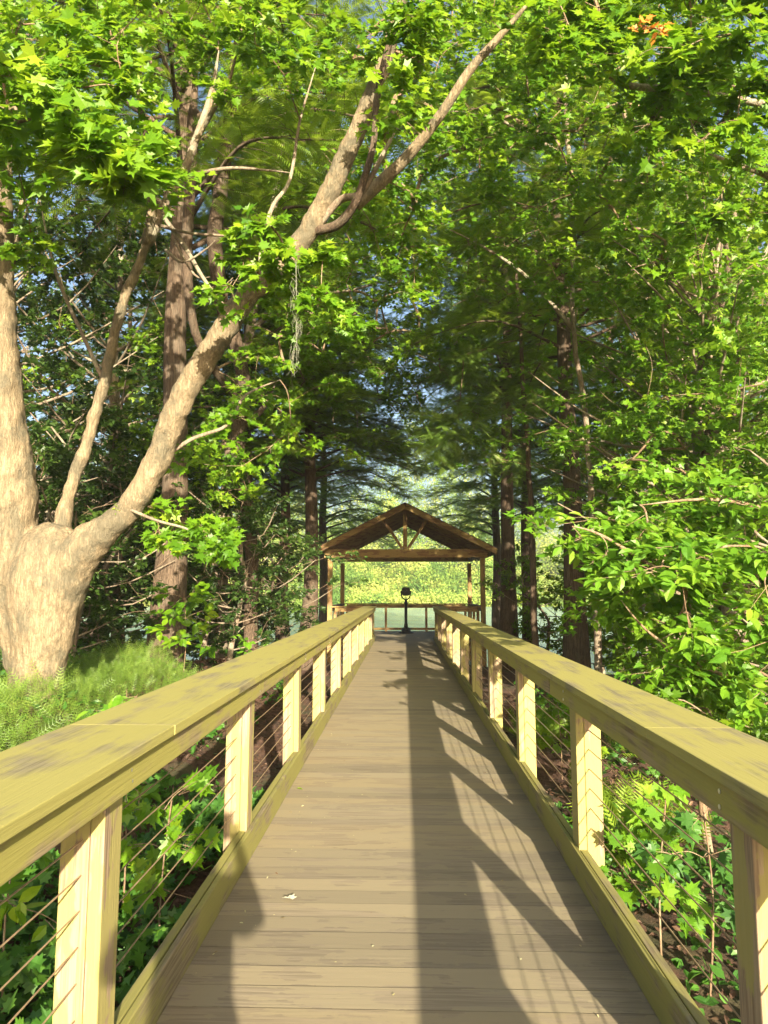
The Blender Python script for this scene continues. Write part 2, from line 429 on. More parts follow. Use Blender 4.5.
for s_ in (-1, 1):
    b_ = MB(); b_.bar((CX + s_*.09, FY-.02, 2.90), (CX + s_*.68, FY-.02, rz(CX+.68) - .17), .09, .12, Vector((0,1,0))); pl('brace', b_, M['brown_z'])
    # rafters
    y = 21.98
    while y < 27.6:
        b_ = MB(); b_.bar((CX + s_*.02, y, RZ - .12), (CX + s_*HW*.985, y, EZ - .10), .045, .14); pl('rafter', b_, M['brown_x'], .003); y += .61
    # roof slope: boards below, shingle courses above
    n_ = 16; sh = MB()
    for k in range(n_):
        t0, t1 = k/n_, (k+1)/n_ + .012
        xa, xb = CX + s_*HW*1.03*t0, CX + s_*HW*1.03*t1
        za, zb = RZ + .012 - (RZ-EZ)*1.03*t0 , RZ + .012 - (RZ-EZ)*1.03*t1 + .012
        v8 = [(xa, 21.86, za), (xb, 21.86, zb), (xb, 27.74, zb), (xa, 27.74, za)]
        sh.face([(p_[0], p_[1], p_[2] + .014) for p_ in v8]); sh.face(v8[::-1])
        top = [(p_[0], p_[1], p_[2] + .014) for p_ in v8]
        for i in range(4): j = (i+1) % 4; sh.face([v8[i], v8[j], top[j], top[i]])
    pl('shingle_roof', sh, None, 0).data.materials.append(plain('roof_shingle', (.13,.105,.08), .9, 0, .2, .45, .6))
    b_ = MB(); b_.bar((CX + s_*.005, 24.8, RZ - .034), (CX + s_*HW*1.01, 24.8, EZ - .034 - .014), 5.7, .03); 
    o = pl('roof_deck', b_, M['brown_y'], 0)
    for yy, nm in ((21.86, 'barge_board'), (27.74, 'barge_board')):
        b_ = MB(); b_.bar((CX + s_*.01, yy, RZ - .09), (CX + s_*HW*1.03, yy, EZ - .13), .03, .17); pl(nm, b_, M['brown_x'], .004)
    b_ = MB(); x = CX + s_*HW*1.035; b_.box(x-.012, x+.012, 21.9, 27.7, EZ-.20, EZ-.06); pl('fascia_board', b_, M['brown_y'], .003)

# railings round the pavilion floor
def prail(pts, label, y_posts=1.55):
    r = empty('pavilion_railing', pts[0], label, 'railing')
    for p, q in zip(pts[:-1], pts[1:]):
        p = Vector(p); q = Vector(q); L = (q-p).length; d = (q-p)/L; mt = M['brown_x'] if abs(d.x) > .5 else M['brown_y']
        def B(name, w, h, z, e=0, mt=mt):
            b_ = MB(); b_.bar(p - d*e - pts_o + Vector((0,0,z)), q + d*e - pts_o + Vector((0,0,z)), w, h); b_.build(name, mt, r, .004)
        pts_o = Vector(pts[0])
        B('cap_board', .20, .038, 1.05, .08); B('rail_board', .04, .13, .96, -.04); B('bottom_rail', .04, .09, .10, -.04)
        n = max(1, round(L / y_posts))
        for k in range(n + 1):
            c = p + d * (L*k/n) - pts_o
            if k in (0, n): c += d * (.05 if k == 0 else -.05)
            b_ = MB(); b_.box(c.x-.045, c.x+.045, c.y-.045, c.y+.045, .0, .89); b_.build('post', M['brown_z'], r, .004)
        for z in (.28, .42, .56, .70, .82):
            b_ = MB(); b_.tube([p - pts_o + Vector((0,0,z)), q - pts_o + Vector((0,0,z))], .0025, 5); b_.build('cable', M['cable'], r)
    return r
prail([(-2.25, 27.2, 0), (2.40, 27.2, 0)], 'back railing of the pavilion above the lake, behind the binocular viewer', 1.55)
prail([(-1.05, 22.42, 0), (-2.24, 22.42, 0)], 'short front railing left of the pavilion entrance')
prail([(1.12, 22.42, 0), (2.38, 22.42, 0)], 'short front railing right of the pavilion entrance')
prail([(-2.36, 22.6, 0), (-2.36, 26.8, 0)], 'left side railing of the pavilion beside its two left posts')
prail([(2.50, 22.6, 0), (2.50, 26.8, 0)], 'right side railing of the pavilion beside its two right posts')

# ------------------------------------------------------------------ coin binocular viewer
vp = at(406, 632, 26.2)
bv = empty('binocular_viewer', (vp.x, 26.2, 0), 'black pedestal binocular viewer standing on the pavilion floor facing the lake', 'viewer')
b_ = MB(); b_.lathe([(.29,.0),(.30,.02),(.27,.045),(.20,.06),(.16,.12),(.155,.17),(.12,.19),(.10,.21)], 28); b_.build('base', M['black'], bv, smooth=True)
b_ = MB(); b_.lathe([(.075,.20),(.07,.30),(.055,.36),(.055,1.04),(.068,1.06),(.068,1.12),(.05,1.15),(.05,1.22)], 20); b_.build('pole', M['black'], bv, smooth=True)
b_ = MB()
b_.tube(spline([(-.17,0,1.52),(-.165,0,1.42),(-.12,0,1.29),(0,0,1.22),(.12,0,1.29),(.165,0,1.42),(.17,0,1.52)]), .024, 8); b_.build('yoke', M['black'], bv, smooth=True)
b_ = MB()
prof = [(-.16,1.44),(-.155,1.60),(-.12,1.68),(.12,1.68),(.155,1.60),(.16,1.44),(.10,1.37),(-.10,1.37)]
for y0, y1, s_ in ((-.20, .22, 1),):
    for i in range(8):
        j = (i+1) % 8; b_.face([(prof[i][0], y0, prof[i][1]), (prof[j][0], y0, prof[j][1]), (prof[j][0]*.85, y1, 1.52+(prof[j][1]-1.52)*.8), (prof[i][0]*.85, y1, 1.52+(prof[i][1]-1.52)*.8)])
    b_.face([(q[0], y0, q[1]) for q in prof][::-1]); b_.face([(q[0]*.85, y1, 1.52+(q[1]-1.52)*.8) for q in prof])
hd = b_.build('viewer_head', M['black'], bv, .02)
for sx in (-1, 1):
    b_ = MB(); b_.tube([(sx*.055,-.20,1.54),(sx*.055,-.26,1.54)], [.035,.03], 14); e = b_.build('eyepiece', M['black'], hd, smooth=False)
    b_ = MB(); b_.tube([(sx*.06,.22,1.52),(sx*.06,.27,1.52)], [.05,.055], 16); b_.build('objective_lens', M['glass'], hd)
    b_ = MB(); b_.tube([(sx*.150,0,1.52),(sx*.205,0,1.52)], [.04,.03], 12); b_.build('pivot_knob', M['black'], bv)
# ------------------------------------------------------------------ foliage toolkit
def leaf_maple():
    o = [(0,0),(.10,.02),(.34,-.06),(.27,.13),(.52,.30),(.30,.36),(.33,.55),(.12,.52),(0,.95),(-.12,.52),(-.33,.55),(-.30,.36),(-.52,.30),(-.27,.13),(-.34,-.06),(-.10,.02)]
    v = [(0,.28,.0)] + [(x, y, .22*abs(x) - .18*max(0,y-.4)) for x, y in o]
    n = len(o); return np.array(v, float), np.array([(0, 1+i, 1+(i+1) % n) for i in range(n)])
def leaf_star():
    o = [(0,0),(.36,-.02),(.24,.18),(.50,.36),(.2,.44),(0,.95),(-.2,.44),(-.50,.36),(-.24,.18),(-.36,-.02)]
    v = [(0,.28,0)] + [(x, y, .2*abs(x)) for x, y in o]
    n = len(o); return np.array(v, float), np.array([(0, 1+i, 1+(i+1) % n) for i in range(n)])
def leaf_oval():
    v = [(0,0,0),(.25,.3,.06),(.22,.65,.05),(0,1,-.1),(-.22,.65,.05),(-.25,.3,.06),(0,.5,-.02)]
    return np.array(v, float), np.array([(6,i,(i+1) % 6) for i in range(6)])
def leaf_frond(n=11, w=.028):
    V = []; F = []
    for i in range(n):
        t = .08 + .9*i/n; L = .26 * (1 - .72*abs(t-.4)**1.1)
        for s in (-1, 1):
            b = len(V); V += [(0, t-w, -.10*t*t), (0, t+w, -.10*t*t), (s*L, t+.14, -.10*t*t-.05)]; F.append((b, b+1, b+2))
    b = len(V); V += [(-.008,0,0),(.008,0,0),(0,1,-.11)]; F.append((b,b+1,b+2))
    return np.array(V, float), np.array(F)
def leaf_clump(k, seed, base, size, spread=1.0):
    """a small bunch of leaves used as one scatter unit far away"""
    r = np.random.RandomState(seed); V = []; F = []
    bv, bf = base
    for i in range(k):
        p = r.randn(3) * .45 * spread; q = r.randn(3); q[2] = abs(q[2]) + .4; q /= np.linalg.norm(q)
        d = np.cross(q, r.randn(3)); d /= np.linalg.norm(d); s = np.cross(d, q)
        F.append(bf + len(V) * len(bv) if False else bf + sum(len(x) for x in V)); V.append(p + size*(bv[:,0:1]*s + bv[:,1:2]*d + bv[:,2:3]*q))
    return np.concatenate(V), np.concatenate(F)

def scatter(P, Nn, D, Sz, base, rnd):
    """put a copy of the base leaf at every point: axis D, normal Nn"""
    P = np.asarray(P); Nn = np.asarray(Nn); D = np.asarray(D); Sz = np.asarray(Sz)
    Nn = Nn / np.linalg.norm(Nn, axis=1, keepdims=True)
    q_ = np.random.RandomState(len(P)); cx = .78 + .34*q_.rand(len(P)); cz = -.6 + 3.0*q_.rand(len(P))
    Sd = np.cross(D, Nn); Sd /= (np.linalg.norm(Sd, axis=1, keepdims=True) + 1e-9); D = np.cross(Nn, Sd)
    bv, bf = base; n, k = len(P), len(bv)
    V = P[:,None,:] + Sz[:,None,None] * (bv[None,:,0:1]*(Sd*cx[:,None])[:,None,:] + bv[None,:,1:2]*D[:,None,:] + bv[None,:,2:3]*(Nn*cz[:,None])[:,None,:])
    F = bf[None] + (np.arange(n) * k)[:,None,None]
    return V.reshape(-1,3), F.reshape(-1,3), np.repeat(rnd, k)

class Foliage:
    """collects sprays: subtwigs with leaves set along them"""
    def __init__(s, seed): s.r = np.random.RandomState(seed); s.P=[]; s.N=[]; s.D=[]; s.S=[]; s.R=[]; s.tw = MB()
    def add(s, P, Nn, D, S, Rn): s.P.append(P); s.N.append(Nn); s.D.append(D); s.S.append(S); s.R.append(Rn)
    def spray(s, a, c, rad, nsub, nleaf, size, flat=.45, twig=.004, face=None, droop=.25, tone=None, feeder=False):
        """a: where the twig leaves the limb, c: centre of the spray, rad: its reach"""
        r = s.r; a = np.array(a, float); c = np.array(c, float)
        tone = r.rand() if tone is None else tone
        L = np.linalg.norm(c - a)
        if feeder and L > .05 and twig:
            mid = (a + c)/2 + r.randn(3)*.07*L + np.array([0,0,.06*L]); s.tw.tube(spline([a, mid, c], None, 3), [twig*1.5]*3 + [twig*1.2]*3 + [twig], 5, False)
        for k in range(nsub):
            u = r.randn(3); u /= np.linalg.norm(u); u *= np.array([1,1,flat]) * (.55 + .5*r.rand())
            u += (c - a)/max(L,.3)*.25
            st = c + (a - c) * r.rand() * .45
            e = c + u * rad; e[2] -= droop*rad*r.rand()*.5
            if twig: s.tw.tube([st, (st+e)/2 + r.randn(3)*.04*rad, e], [twig*.9, twig*.6, twig*.3], 3, False)
            t = 1 - r.rand(nleaf)**1.3 * .85
            p = st + (e - st)*t[:,None]
            dirv = (e - st)/(np.linalg.norm(e-st)+1e-6)
            D = dirv + r.randn(nleaf,3)*.75; D[:,2] -= droop
            D /= np.linalg.norm(D, axis=1, keepdims=True)
            p = p + D*size*.35*r.rand(nleaf)[:,None] + r.randn(nleaf,3)*rad*.05
            Nn = np.array([0,0,1.0]) + r.randn(nleaf,3)*.55
            if face is not None: Nn = Nn + np.array(face)
            s.add(p, Nn, D, size*(.65+.6*r.rand(nleaf)), np.clip(.25*tone + .35*r.rand()+ .45*r.rand(nleaf), 0, 1))
    def mesh(s, name, base, lm='leaf_mid', tm='twig'):
        P = np.concatenate(s.P); V, F, rn = scatter(P, np.concatenate(s.N), np.concatenate(s.D), np.concatenate(s.S), base, np.concatenate(s.R))
        return crown_mesh(name, V, F, rn, s.tw, M[lm], M[tm])
    def count(s): return sum(len(x) for x in s.P)
MAPLE, STAR, OVAL, FROND = leaf_maple(), leaf_star(), leaf_oval(), leaf_frond()

M['leaf_near'] = leaf_mat('maple_leaf', (.035,.115,.008), (.122,.255,.010), (.29,.40,.02), .45, (.38,.59,.02))
M['leaf_mid'] = leaf_mat('broad_leaf', (.03,.095,.010), (.115,.23,.012), (.26,.36,.02), .45, (.35,.55,.02))
M['fern'] = leaf_mat('fennel_frond', (.09,.17,.03), (.15,.26,.035), (.26,.36,.07), .4, (.35,.5,.05))
M['leaf_shade'] = leaf_mat('shade_dark_leaf', (.02,.05,.012), (.04,.085,.014), (.08,.14,.018), .3, (.15,.28,.02))  # darker leaf colour standing in for the shade of the left wood
M['leaf_yellow'] = leaf_mat('yellow_green_leaf', (.06,.17,.014), (.125,.27,.016), (.24,.36,.03), .42, (.34,.56,.03))
M['leaf_orange'] = leaf_mat('turning_leaf', (.45,.16,.02), (.55,.2,.03), (.6,.3,.04), .3, (.6,.25,.03))
M['leaf_frond'] = leaf_mat('feathery_leaf', (.08,.15,.018), (.15,.25,.022), (.25,.36,.03), .45, (.40,.54,.03))
M['bark_maple'] = bark('maple_bark', (.15,.115,.07), (.30,.235,.145), (.12,.11,.075), (12,12,1.8), 1.0, .8, .03, .28)
M['bark_grey'] = bark('grey_bark', (.17,.13,.09), (.27,.21,.15), (.33,.31,.22), (9,9,2.2), .7, .7, .02)
M['bark_red'] = bark('stringy_brown_bark', (.07,.048,.033), (.165,.118,.08), (.17,.145,.105), (18,18,1.0), .9, .4, .03)
M['twig'] = bark('twig_bark', (.14,.09,.055), (.26,.18,.11), (.30,.27,.18), (12,12,3), .3, .5, .01)

def bough(mb, pts, rad, n=10, per=5, wob=.0, seed=0):
    p, r_ = spline(pts, rad, per)
    if wob:
        p = [q + Vector((noise.noise(q*1.7+Vector((seed,0,0))), noise.noise(q*1.7+Vector((0,seed+5,0))), 0))*wob for q in p]
    mb.tube(p, r_, n); return p
def local(p, o): return Vector(p) - Vector(o)

# ------------------------------------------------------------------ background trees: prototypes
def join(a, b):
    k = len(a.v); a.v += b.v; a.f += [tuple(i + k for i in q) for q in b.f]
def proto_maple(seed, H=10, reach=3.4, nl=62, leaf=STAR, size=.13, mat_='leaf_mid', low=2.0, barkm='bark_grey', rad=.16, sub=9, per=26):
    r = np.random.RandomState(seed); tk = MB(); lb = MB(); f = Foliage(seed+50)
    tp = [Vector((0,0,-.6)), Vector((0,0,.3))]
    x = y = 0
    for z in np.linspace(1.5, H*.92, 6): x += r.randn()*.22; y += r.randn()*.22; tp.append(Vector((x,y,z)))
    tr = [rad*1.5, rad*1.15, rad, rad*.88, rad*.75, rad*.6, rad*.42, rad*.2]
    sp, sr = spline(tp, tr, 4); tk.tube(sp, sr, 10)
    for k in range(nl):
        z = low + (H - low) * ((k + r.rand())/nl)
        i = min(range(len(sp)), key=lambda i: abs(sp[i].z - z*.82))
        b = sp[i]; a = k*2.4 + r.randn()*.3
        env = math.sin(math.pi * min(1, max(.08, (z - low*.6)/(H*1.04 - low*.6)))**.8) ** .6
        L = reach * env * (.45 + .6*r.rand())
        e = Vector((b.x + math.cos(a)*L, b.y + math.sin(a)*L, z + L*.12))
        m_ = (b + e)/2 + Vector((0,0,-.08*L)) + Vector(r.randn(3)*.12)
        if L > .8: lb.tube(spline([b, m_, e], None, 3), [sr[i]*.33]*2 + [sr[i]*.24]*2 + [.018, .012, .008], 5, False)
        for q in (.55, .8, 1.0):
            c = b + (e-b)*q + Vector(r.randn(3)*.28)
            f.spray(b + (e-b)*q*.8, c, (.55+.35*r.rand())*(1.0 if H>6 else .6), sub//3, per, size, .5, .003, None, .3, None, True)
    join(tk, lb); return [('trunk', tk, barkm)], ('crown', f.mesh('crown', leaf, mat_), mat_)

def proto_cypress(seed, H=17, low=3.2, reach=4.3, nb=96, rad=.24, fr=.42, mat_='leaf_frond'):
    r = np.random.RandomState(seed); tk = MB(); lb = MB(); f = Foliage(seed)
    tp = [Vector((0,0,-1.6))]; tr = [rad*2.0]
    for i, z in enumerate(np.linspace(.1, H, 9)): tp.append(Vector((r.randn()*.05, r.randn()*.05, z))); tr.append(rad*(1.35 if i == 0 else 1)*(1 - .93*z/H))
    sp, sr = spline(tp, tr, 4); tk.tube(sp, sr, 14)
    for k in range(nb):
        t = (k + r.rand())/nb; z = low + (H-low)*t; a = k*2.4 + r.randn()*.4
        L = reach*(1 - t)**.55*(.6+.5*r.rand()) + .3
        rr = rad*(1-.93*z/H)
        b = Vector((math.cos(a)*rr*.7, math.sin(a)*rr*.7, z)); u = Vector((math.cos(a), math.sin(a), 0)); s_ = Vector((-u.y,u.x,0))
        e = b + u*L + Vector((0,0, .10*L - .05*L*L)); m_ = b + u*L*.5 + Vector((0,0,.12*L))
        bp = spline([b, m_, e], None, 6); n_ = len(bp)
        lb.tube(bp, [max(.006, .045*(1-i/n_)*min(1,L/2)) for i in range(n_)], 5, False)
        ns = int(5 + L*5.5)
        for j in range(ns):
            q = .22 + .78*(j + r.rand())/ns; i0 = min(n_-2, int(q*(n_-1))); p = bp[i0].lerp(bp[i0+1], q*(n_-1)-i0)
            sd_ = 1 if j % 2 else -1
            l2 = (.25 + .55*(1-q*.6))*min(1.1, L*.4)*(.7+.6*r.rand())
            d2 = (u*.75 + s_*sd_*(1+.3*r.randn()) + Vector((0,0,-.12+.15*r.randn()))).normalized()
            lb.tube([p, p + d2*l2*.5 + Vector((0,0,.01)), p + d2*l2 - Vector((0,0,.06))], [.007,.005,.002], 3, False)
            nf = 7
            tt = (np.arange(nf)+r.rand(nf))/nf
            P = np.array(p) + np.outer(tt, np.array(d2)*l2)
            sg = np.where(np.arange(nf) % 2, 1, -1)[:,None]
            D = np.array(d2) + sg*np.array(d2.cross(Vector((0,0,1))))*.8 + r.randn(nf,3)*.2; D[:,2] -= .25
            Nn = np.array([0,0,1.]) + r.randn(nf,3)*.3
            f.add(P, Nn, D, fr*(.6+.6*r.rand(nf)), np.clip(.3*r.rand()+.6*r.rand(nf),0,1))
    join(tk, lb); return [('trunk', tk, 'bark_red')], ('crown', f.mesh('crown', FROND, mat_), mat_)

PROTO = {}
def make_proto(key, parts, crown): PROTO[key] = (parts, crown, {})
make_proto('maple_a', *proto_maple(11, 10.5, 3.6, 60))
make_proto('maple_b', *proto_maple(12, 8.5, 3.2, 54, mat_='leaf_yellow', size=.12))
make_proto('under', *proto_maple(13, 4.2, 2.1, 30, low=.3, size=.12, leaf=OVAL, rad=.06, sub=9, per=24))
make_proto('cyp_a', *proto_cypress(21, 17, 5.4))
make_proto('cyp_b', *proto_cypress(22, 18, 5.6, 3.9, 88, .22))
make_proto('cyp_c', *proto_cypress(24, 18, 7.2, 3.7, 74, .24))
def plant(key, name, loc, label, cat='tree', rz=0, sc=1.0, group=None, lean=(0,0), stretch=1.0, crown_mat=None):
    parts, crown, built = PROTO[key]
    root = empty(name, loc, label, cat, group, rz, sc); root.rotation_euler = (lean[0], lean[1], rz); root.scale = (sc, sc, sc*stretch)
    for nm, mb, mt in parts:
        if nm in built:
            o = built[nm].copy(); C.objects.link(o); o.parent = root
        else:
            o = mb.build(nm, M[mt], root, smooth=True); built[nm] = o
    nm, me, mt = crown
    o = bpy.data.objects.new(nm, me); C.objects.link(o); o.parent = root
    if crown_mat:
        o.material_slots[0].link = 'OBJECT'; o.material_slots[0].material = M[crown_mat]
    return root
def gp(px, Y, dz=0):
    """ground point at depth Y under photo column px"""
    X = at(px, 590, Y).x; return (X, Y, float(hgt(X, Y)) + dz)

BG = [
 # key, name, px (None: use X), Y, scale, rz, label
 ('cyp_b','cypress_tree', 168, 11.8, 1.12, .3, 'straight reddish-brown cypress trunk just right of the forked maple, shadow bands on its foot', 1.15),
 ('cyp_a','cypress_tree', 243, 17.5, .78, 1.9, 'slender cypress left of the pavilion with a sunlit patch low on its trunk', 1.1),
 ('cyp_b','cypress_tree', 283, 20.0, .85, 2.6, 'dark cypress at the water edge, just left of the brown trunk nearest the pavilion', 1.0),
 ('cyp_a','cypress_tree', 308, 18.6, .92, .8, 'brown cypress trunk nearest the left side of the pavilion roof', 1.0),
 ('cyp_c','cypress_tree', 510, 20.0, 1.0, 4.0, 'tall thick cypress nearest the right side of the pavilion roof', 1.0),
 ('cyp_a','cypress_tree', 528, 24.0, .85, 5.0, 'thin cypress close behind and right of the thick trunk by the pavilion', 1.15),
 ('cyp_c','cypress_tree', 572, 14.5, .98, 1.2, 'dark upright cypress rising from behind the right railing', 1.0),
 ('cyp_a','cypress_tree', 322, 29.5, 1.0, .6, 'cypress standing in the lake behind the left side of the pavilion', 1.0),
 ('cyp_b','cypress_tree', 497, 29.5, 1.05, 2.6, 'cypress standing in the lake behind the right side of the pavilion', 1.0),
 ('maple_a','maple_tree', 95, 16.0, 1.1, .4, 'shaded maple behind the forked trunk on the left', 1.0),
 ('maple_a','maple_tree', -60, 13.0, 1.0, 2.2, 'broad maple at the left edge behind the big forked trunk', 1.0),
 ('maple_b','maple_tree', 215, 22.5, 1.15, 3.3, 'leafy maple at the lake edge left of the pavilion', 1.0),
 ('maple_a','maple_tree', 30, 21.0, 1.2, 5.1, 'maple far back on the left lake edge', 1.0),
 ('cyp_b','cypress_tree', 120, 25.0, 1.0, 3.1, 'far left cypress standing at the lake edge behind the other trees', 1.0),
 ('maple_a','maple_tree', 700, 13.5, 1.05, 1.4, 'maple on the right bank behind the bright low branches', 1.0),
 ('maple_b','maple_tree', 745, 10.5, 1.05, 2.9, 'yellow-green maple at the right edge of the wood', 1.0),
 ('maple_b','maple_tree', 655, 19.0, 1.35, .2, 'tall yellow-green maple on the right between the cypress and the frame edge', 1.0),
 ('cyp_a','cypress_tree', 620, 23.5, 1.0, 2.3, 'cypress at the lake edge on the right, behind the dark upright one', 1.0),
 ('maple_a','maple_tree', 760, 19.5, 1.25, 4.4, 'maple deep in the wood at the right edge', 1.0),
 ('cyp_b','cypress_tree', 720, 25.0, 1.05, 1.0, 'rearmost cypress at the lake edge on the far right', 1.0),
]
for key, nm, px, Y, sc, rz_, lab, st in BG:
    g = gp(px, Y); plant(key, nm, g, lab, 'tree', rz_, sc, None, (0,0), st, 'leaf_shade' if px in (95, 30, -60) else None)  # three left maples get the leaf colour darkened for shade
US = [(-40,9.5,1.0),(20,12.5,1.1),(75,11.0,.8),(120,15.5,1.1),(205,14.5,.9),(232,13.2,.8),(262,16.5,.8),(105,13.0,.9),(225,20.5,.8),(60,18.5,1.2),(170,19.5,1.1),(-30,17,1.2),
      (545,19.5,.75),(665,15.0,.9),(600,22.5,.9),(700,11.0,.85),(690,16.5,1.2),(740,13.5,1.1),(800,9.0,1.0),(640,23.5,1.2),(770,20,1.3)]
ulab = ['left edge, beside the forked maple','left edge, behind the forked maple','dark gap right of the forked maple','behind the straight cypress trunk on the left','right of the straight cypress trunk','beside the slender cypress on the left','low among the trunks left of the pavilion','in the dark between the forked maple and the straight cypress','left lake edge near the slender cypress','far back between the left trunks','behind the left bank near the water','far back at the left edge',
        'foot of the thick cypress right of the pavilion','left of the dark upright cypress behind the right railing','lake edge behind the dark upright cypress','right bank below the bright maple branches','behind the bright branches on the right','right bank near the frame edge','nearest the camera at the right frame edge','right lake edge between two cypresses','far back at the right frame edge']
for (px, Y, sc), lb_ in zip(US, ulab):
    plant('under', 'understory_bush', gp(px, Y), 'leafy green understory bush, ' + lb_, 'bush', rs.rand()*6.28, sc, None, (0,0), 1.0, 'leaf_shade' if px < 300 else None)  # left bushes carry the shade in their leaf colour too
for X, Y, sc, lb_ in ((2.5,-.6,.30,'outside the right railing behind the camera'),(3.3,1.0,.33,'on the right bank level with the camera'),(2.3,-2.4,.32,'far behind the camera beside the right railing'),(4.4,.2,.36,'set back from the right railing beside the camera'),(3.5,2.4,.27,'on the right bank just outside the picture')):
    plant('under', 'understory_bush', (X, Y, float(hgt(X, Y))), 'unseen low leafy bush ' + lb_, 'bush', X*9, sc)  # out-of-view bushes placed to throw shade on the near right bank

# ------------------------------------------------------------------ the big forked maple on the left
O = Vector((at(42, 600, 7.3).x, 7.3, .28))
bm_root = empty('forked_maple', O, 'huge sunlit forked maple with smooth tan trunk leaning over the left railing', 'tree')
def L_(px, py, Y): return at(px, py, Y) - O
wpx = lambda w, Y: w / 2 / FPX * Y
tk = MB()
def stem(pts, n=16, per=5, seed=0, wob=.03):
    thin = .80 if seed >= 3 else .90
    P_ = [L_(a, b, c) for a, b, c, w in pts]; Rr = [wpx(w, c)*(thin if b < 520 else .88) for a, b, c, w in pts]
    return bough(tk, P_, Rr, n, per, wob, seed)
stem([(36,770,7.3,60),(36,700,7.3,40),(38,640,7.3,62),(44,580,7.3,80),(54,548,7.35,74),(60,528,7.4,40)], seed=1)
stem([(30,770,7.35,50),(28,700,7.35,36),(22,640,7.35,44),(12,580,7.35,58),(8,500,7.3,62),(2,400,7.2,48),(-4,300,7.1,40),(-6,180,7.0,38),(-4,60,6.9,34),(-8,-120,6.8,26),(-20,-400,6.5,14)], seed=2)
stem([(44,770,7.3,44),(44,700,7.3,34),(50,640,7.28,48),(62,580,7.26,58),(84,548,7.2,48),(106,530,7.18,36),(130,508,7.15,32),(155,465,7.1,33),(185,395,7.0,32),(215,345,6.9,32),(243,300,6.8,31),(285,262,6.7,30),(318,215,6.6,28),(340,165,6.5,27),(365,110,6.4,24),(388,50,6.3,20),(402,0,6.2,16),(420,-90,6.1,12)], seed=3)
stem([(62,550,7.4,24),(66,500,7.45,18),(84,450,7.5,16),(104,380,7.5,15),(122,310,7.5,14),(146,245,7.5,14),(158,215,7.5,13),(180,180,7.4,11),(200,130,7.3,9),(214,90,7.3,7)], 10, seed=4)
tko = tk.build('trunk', M['bark_maple'], bm_root, smooth=True)
rm = tko.modifiers.new('blend', 'REMESH'); rm.mode = 'VOXEL'; rm.voxel_size = .022; rm.use_smooth_shade = True
sm = tko.modifiers.new('soften', 'SMOOTH'); sm.iterations = 10; sm.factor = .6
tx = bpy.data.textures.new('bark_relief', 'CLOUDS'); tx.noise_scale = .16; tx.noise_depth = 3
dp = tko.modifiers.new('relief', 'DISPLACE'); dp.texture = tx; dp.strength = .055; dp.mid_level = .5
# thinner limbs
def limb(root, org, pts, mt='bark_grey', n=8, wob=.03, seed=0, name='limb'):
    mb = MB(); P_ = [at(a, b, c) - org for a, b, c, w in pts]; Rr = [wpx(w, c) for a, b, c, w in pts]; Rr[-1] *= .3
    bough(mb, P_, Rr, n, 5, wob, seed); mb.build(name, M[mt], root, smooth=True)
LIMB_PTS = []
limbs_px = [
 [(146,245,7.5,12),(152,200,7.4,10),(146,150,7.3,9),(140,100,7.2,8),(140,60,7.1,6)],
 [(355,205,6.55,15),(400,165,6.4,13),(440,115,6.2,11),(470,70,6.1,10),(498,38,6.0,8),(540,-10,5.9,5)],
 [(306,232,6.65,10),(336,226,6.5,10),(354,206,6.35,9),(364,180,6.2,8),(373,145,6.1,7),(378,90,6.0,7),(392,30,5.9,7),(408,-30,5.8,5)],
 [(318,225,6.6,8),(340,200,6.5,8),(362,192,6.3,7),(385,150,6.2,5),(400,120,6.1,3)],
 [(162,215,7.5,5),(180,240,7.4,5),(205,280,7.2,4),(224,304,7.1,3)],
 [(190,175,7.4,5),(235,168,7.2,4),(292,173,7.0,3)],
 [(158,225,7.5,4),(190,233,7.3,3),(240,236,7.1,3),(275,234,7.0,2)],
 [(165,250,7.4,4),(182,262,7.2,3),(205,250,7.1,2),(215,240,7.0,2)],
 [(175,240,7.4,3),(195,275,7.3,2.5),(210,277,7.2,2)],
 [(196,142,7.3,5),(214,108,7.2,5),(230,80,7.1,4),(240,40,7.0,3)],
 [(148,242,7.5,13),(160,214,7.5,12),(180,180,7.4,10),(200,130,7.3,8),(212,92,7.3,6),(218,50,7.2,4)],
 [(258,285,6.7,6),(264,235,6.8,5),(274,205,6.9,4.5),(290,180,7.0,4),(300,120,7.0,3),(318,60,7.0,2)],
 [(104,380,7.5,5),(80,330,7.6,4),(55,270,7.6,4),(40,200,7.6,3)],
 [(155,465,7.1,5),(190,440,7.3,4),(228,425,7.6,3.5),(246,395,8.0,3),(280,380,8.2,2)],
 [(120,505,7.15,4),(155,520,6.9,3),(190,530,6.8,2.5),(225,550,6.7,2)],
]
for i, lp in enumerate(limbs_px):
    limb(bm_root, O, lp, 'bark_red' if i == 2 else 'bark_maple' if i in (0, 1, 9) else 'bark_grey', 8, .015, i); LIMB_PTS += [at(a,b,c)-O for a,b,c,w in lp]
LIMB_PTS += [at(a,b,c)-O for a,b,c in ((-4,180,7),(-4,60,6.9),(-4,300,7.1),(155,465,7.1),(185,395,7),(243,300,6.8),(285,262,6.7),(340,165,6.5),(365,110,6.4),(388,50,6.3),(402,0,6.2),(180,180,7.4),(104,380,7.5))]
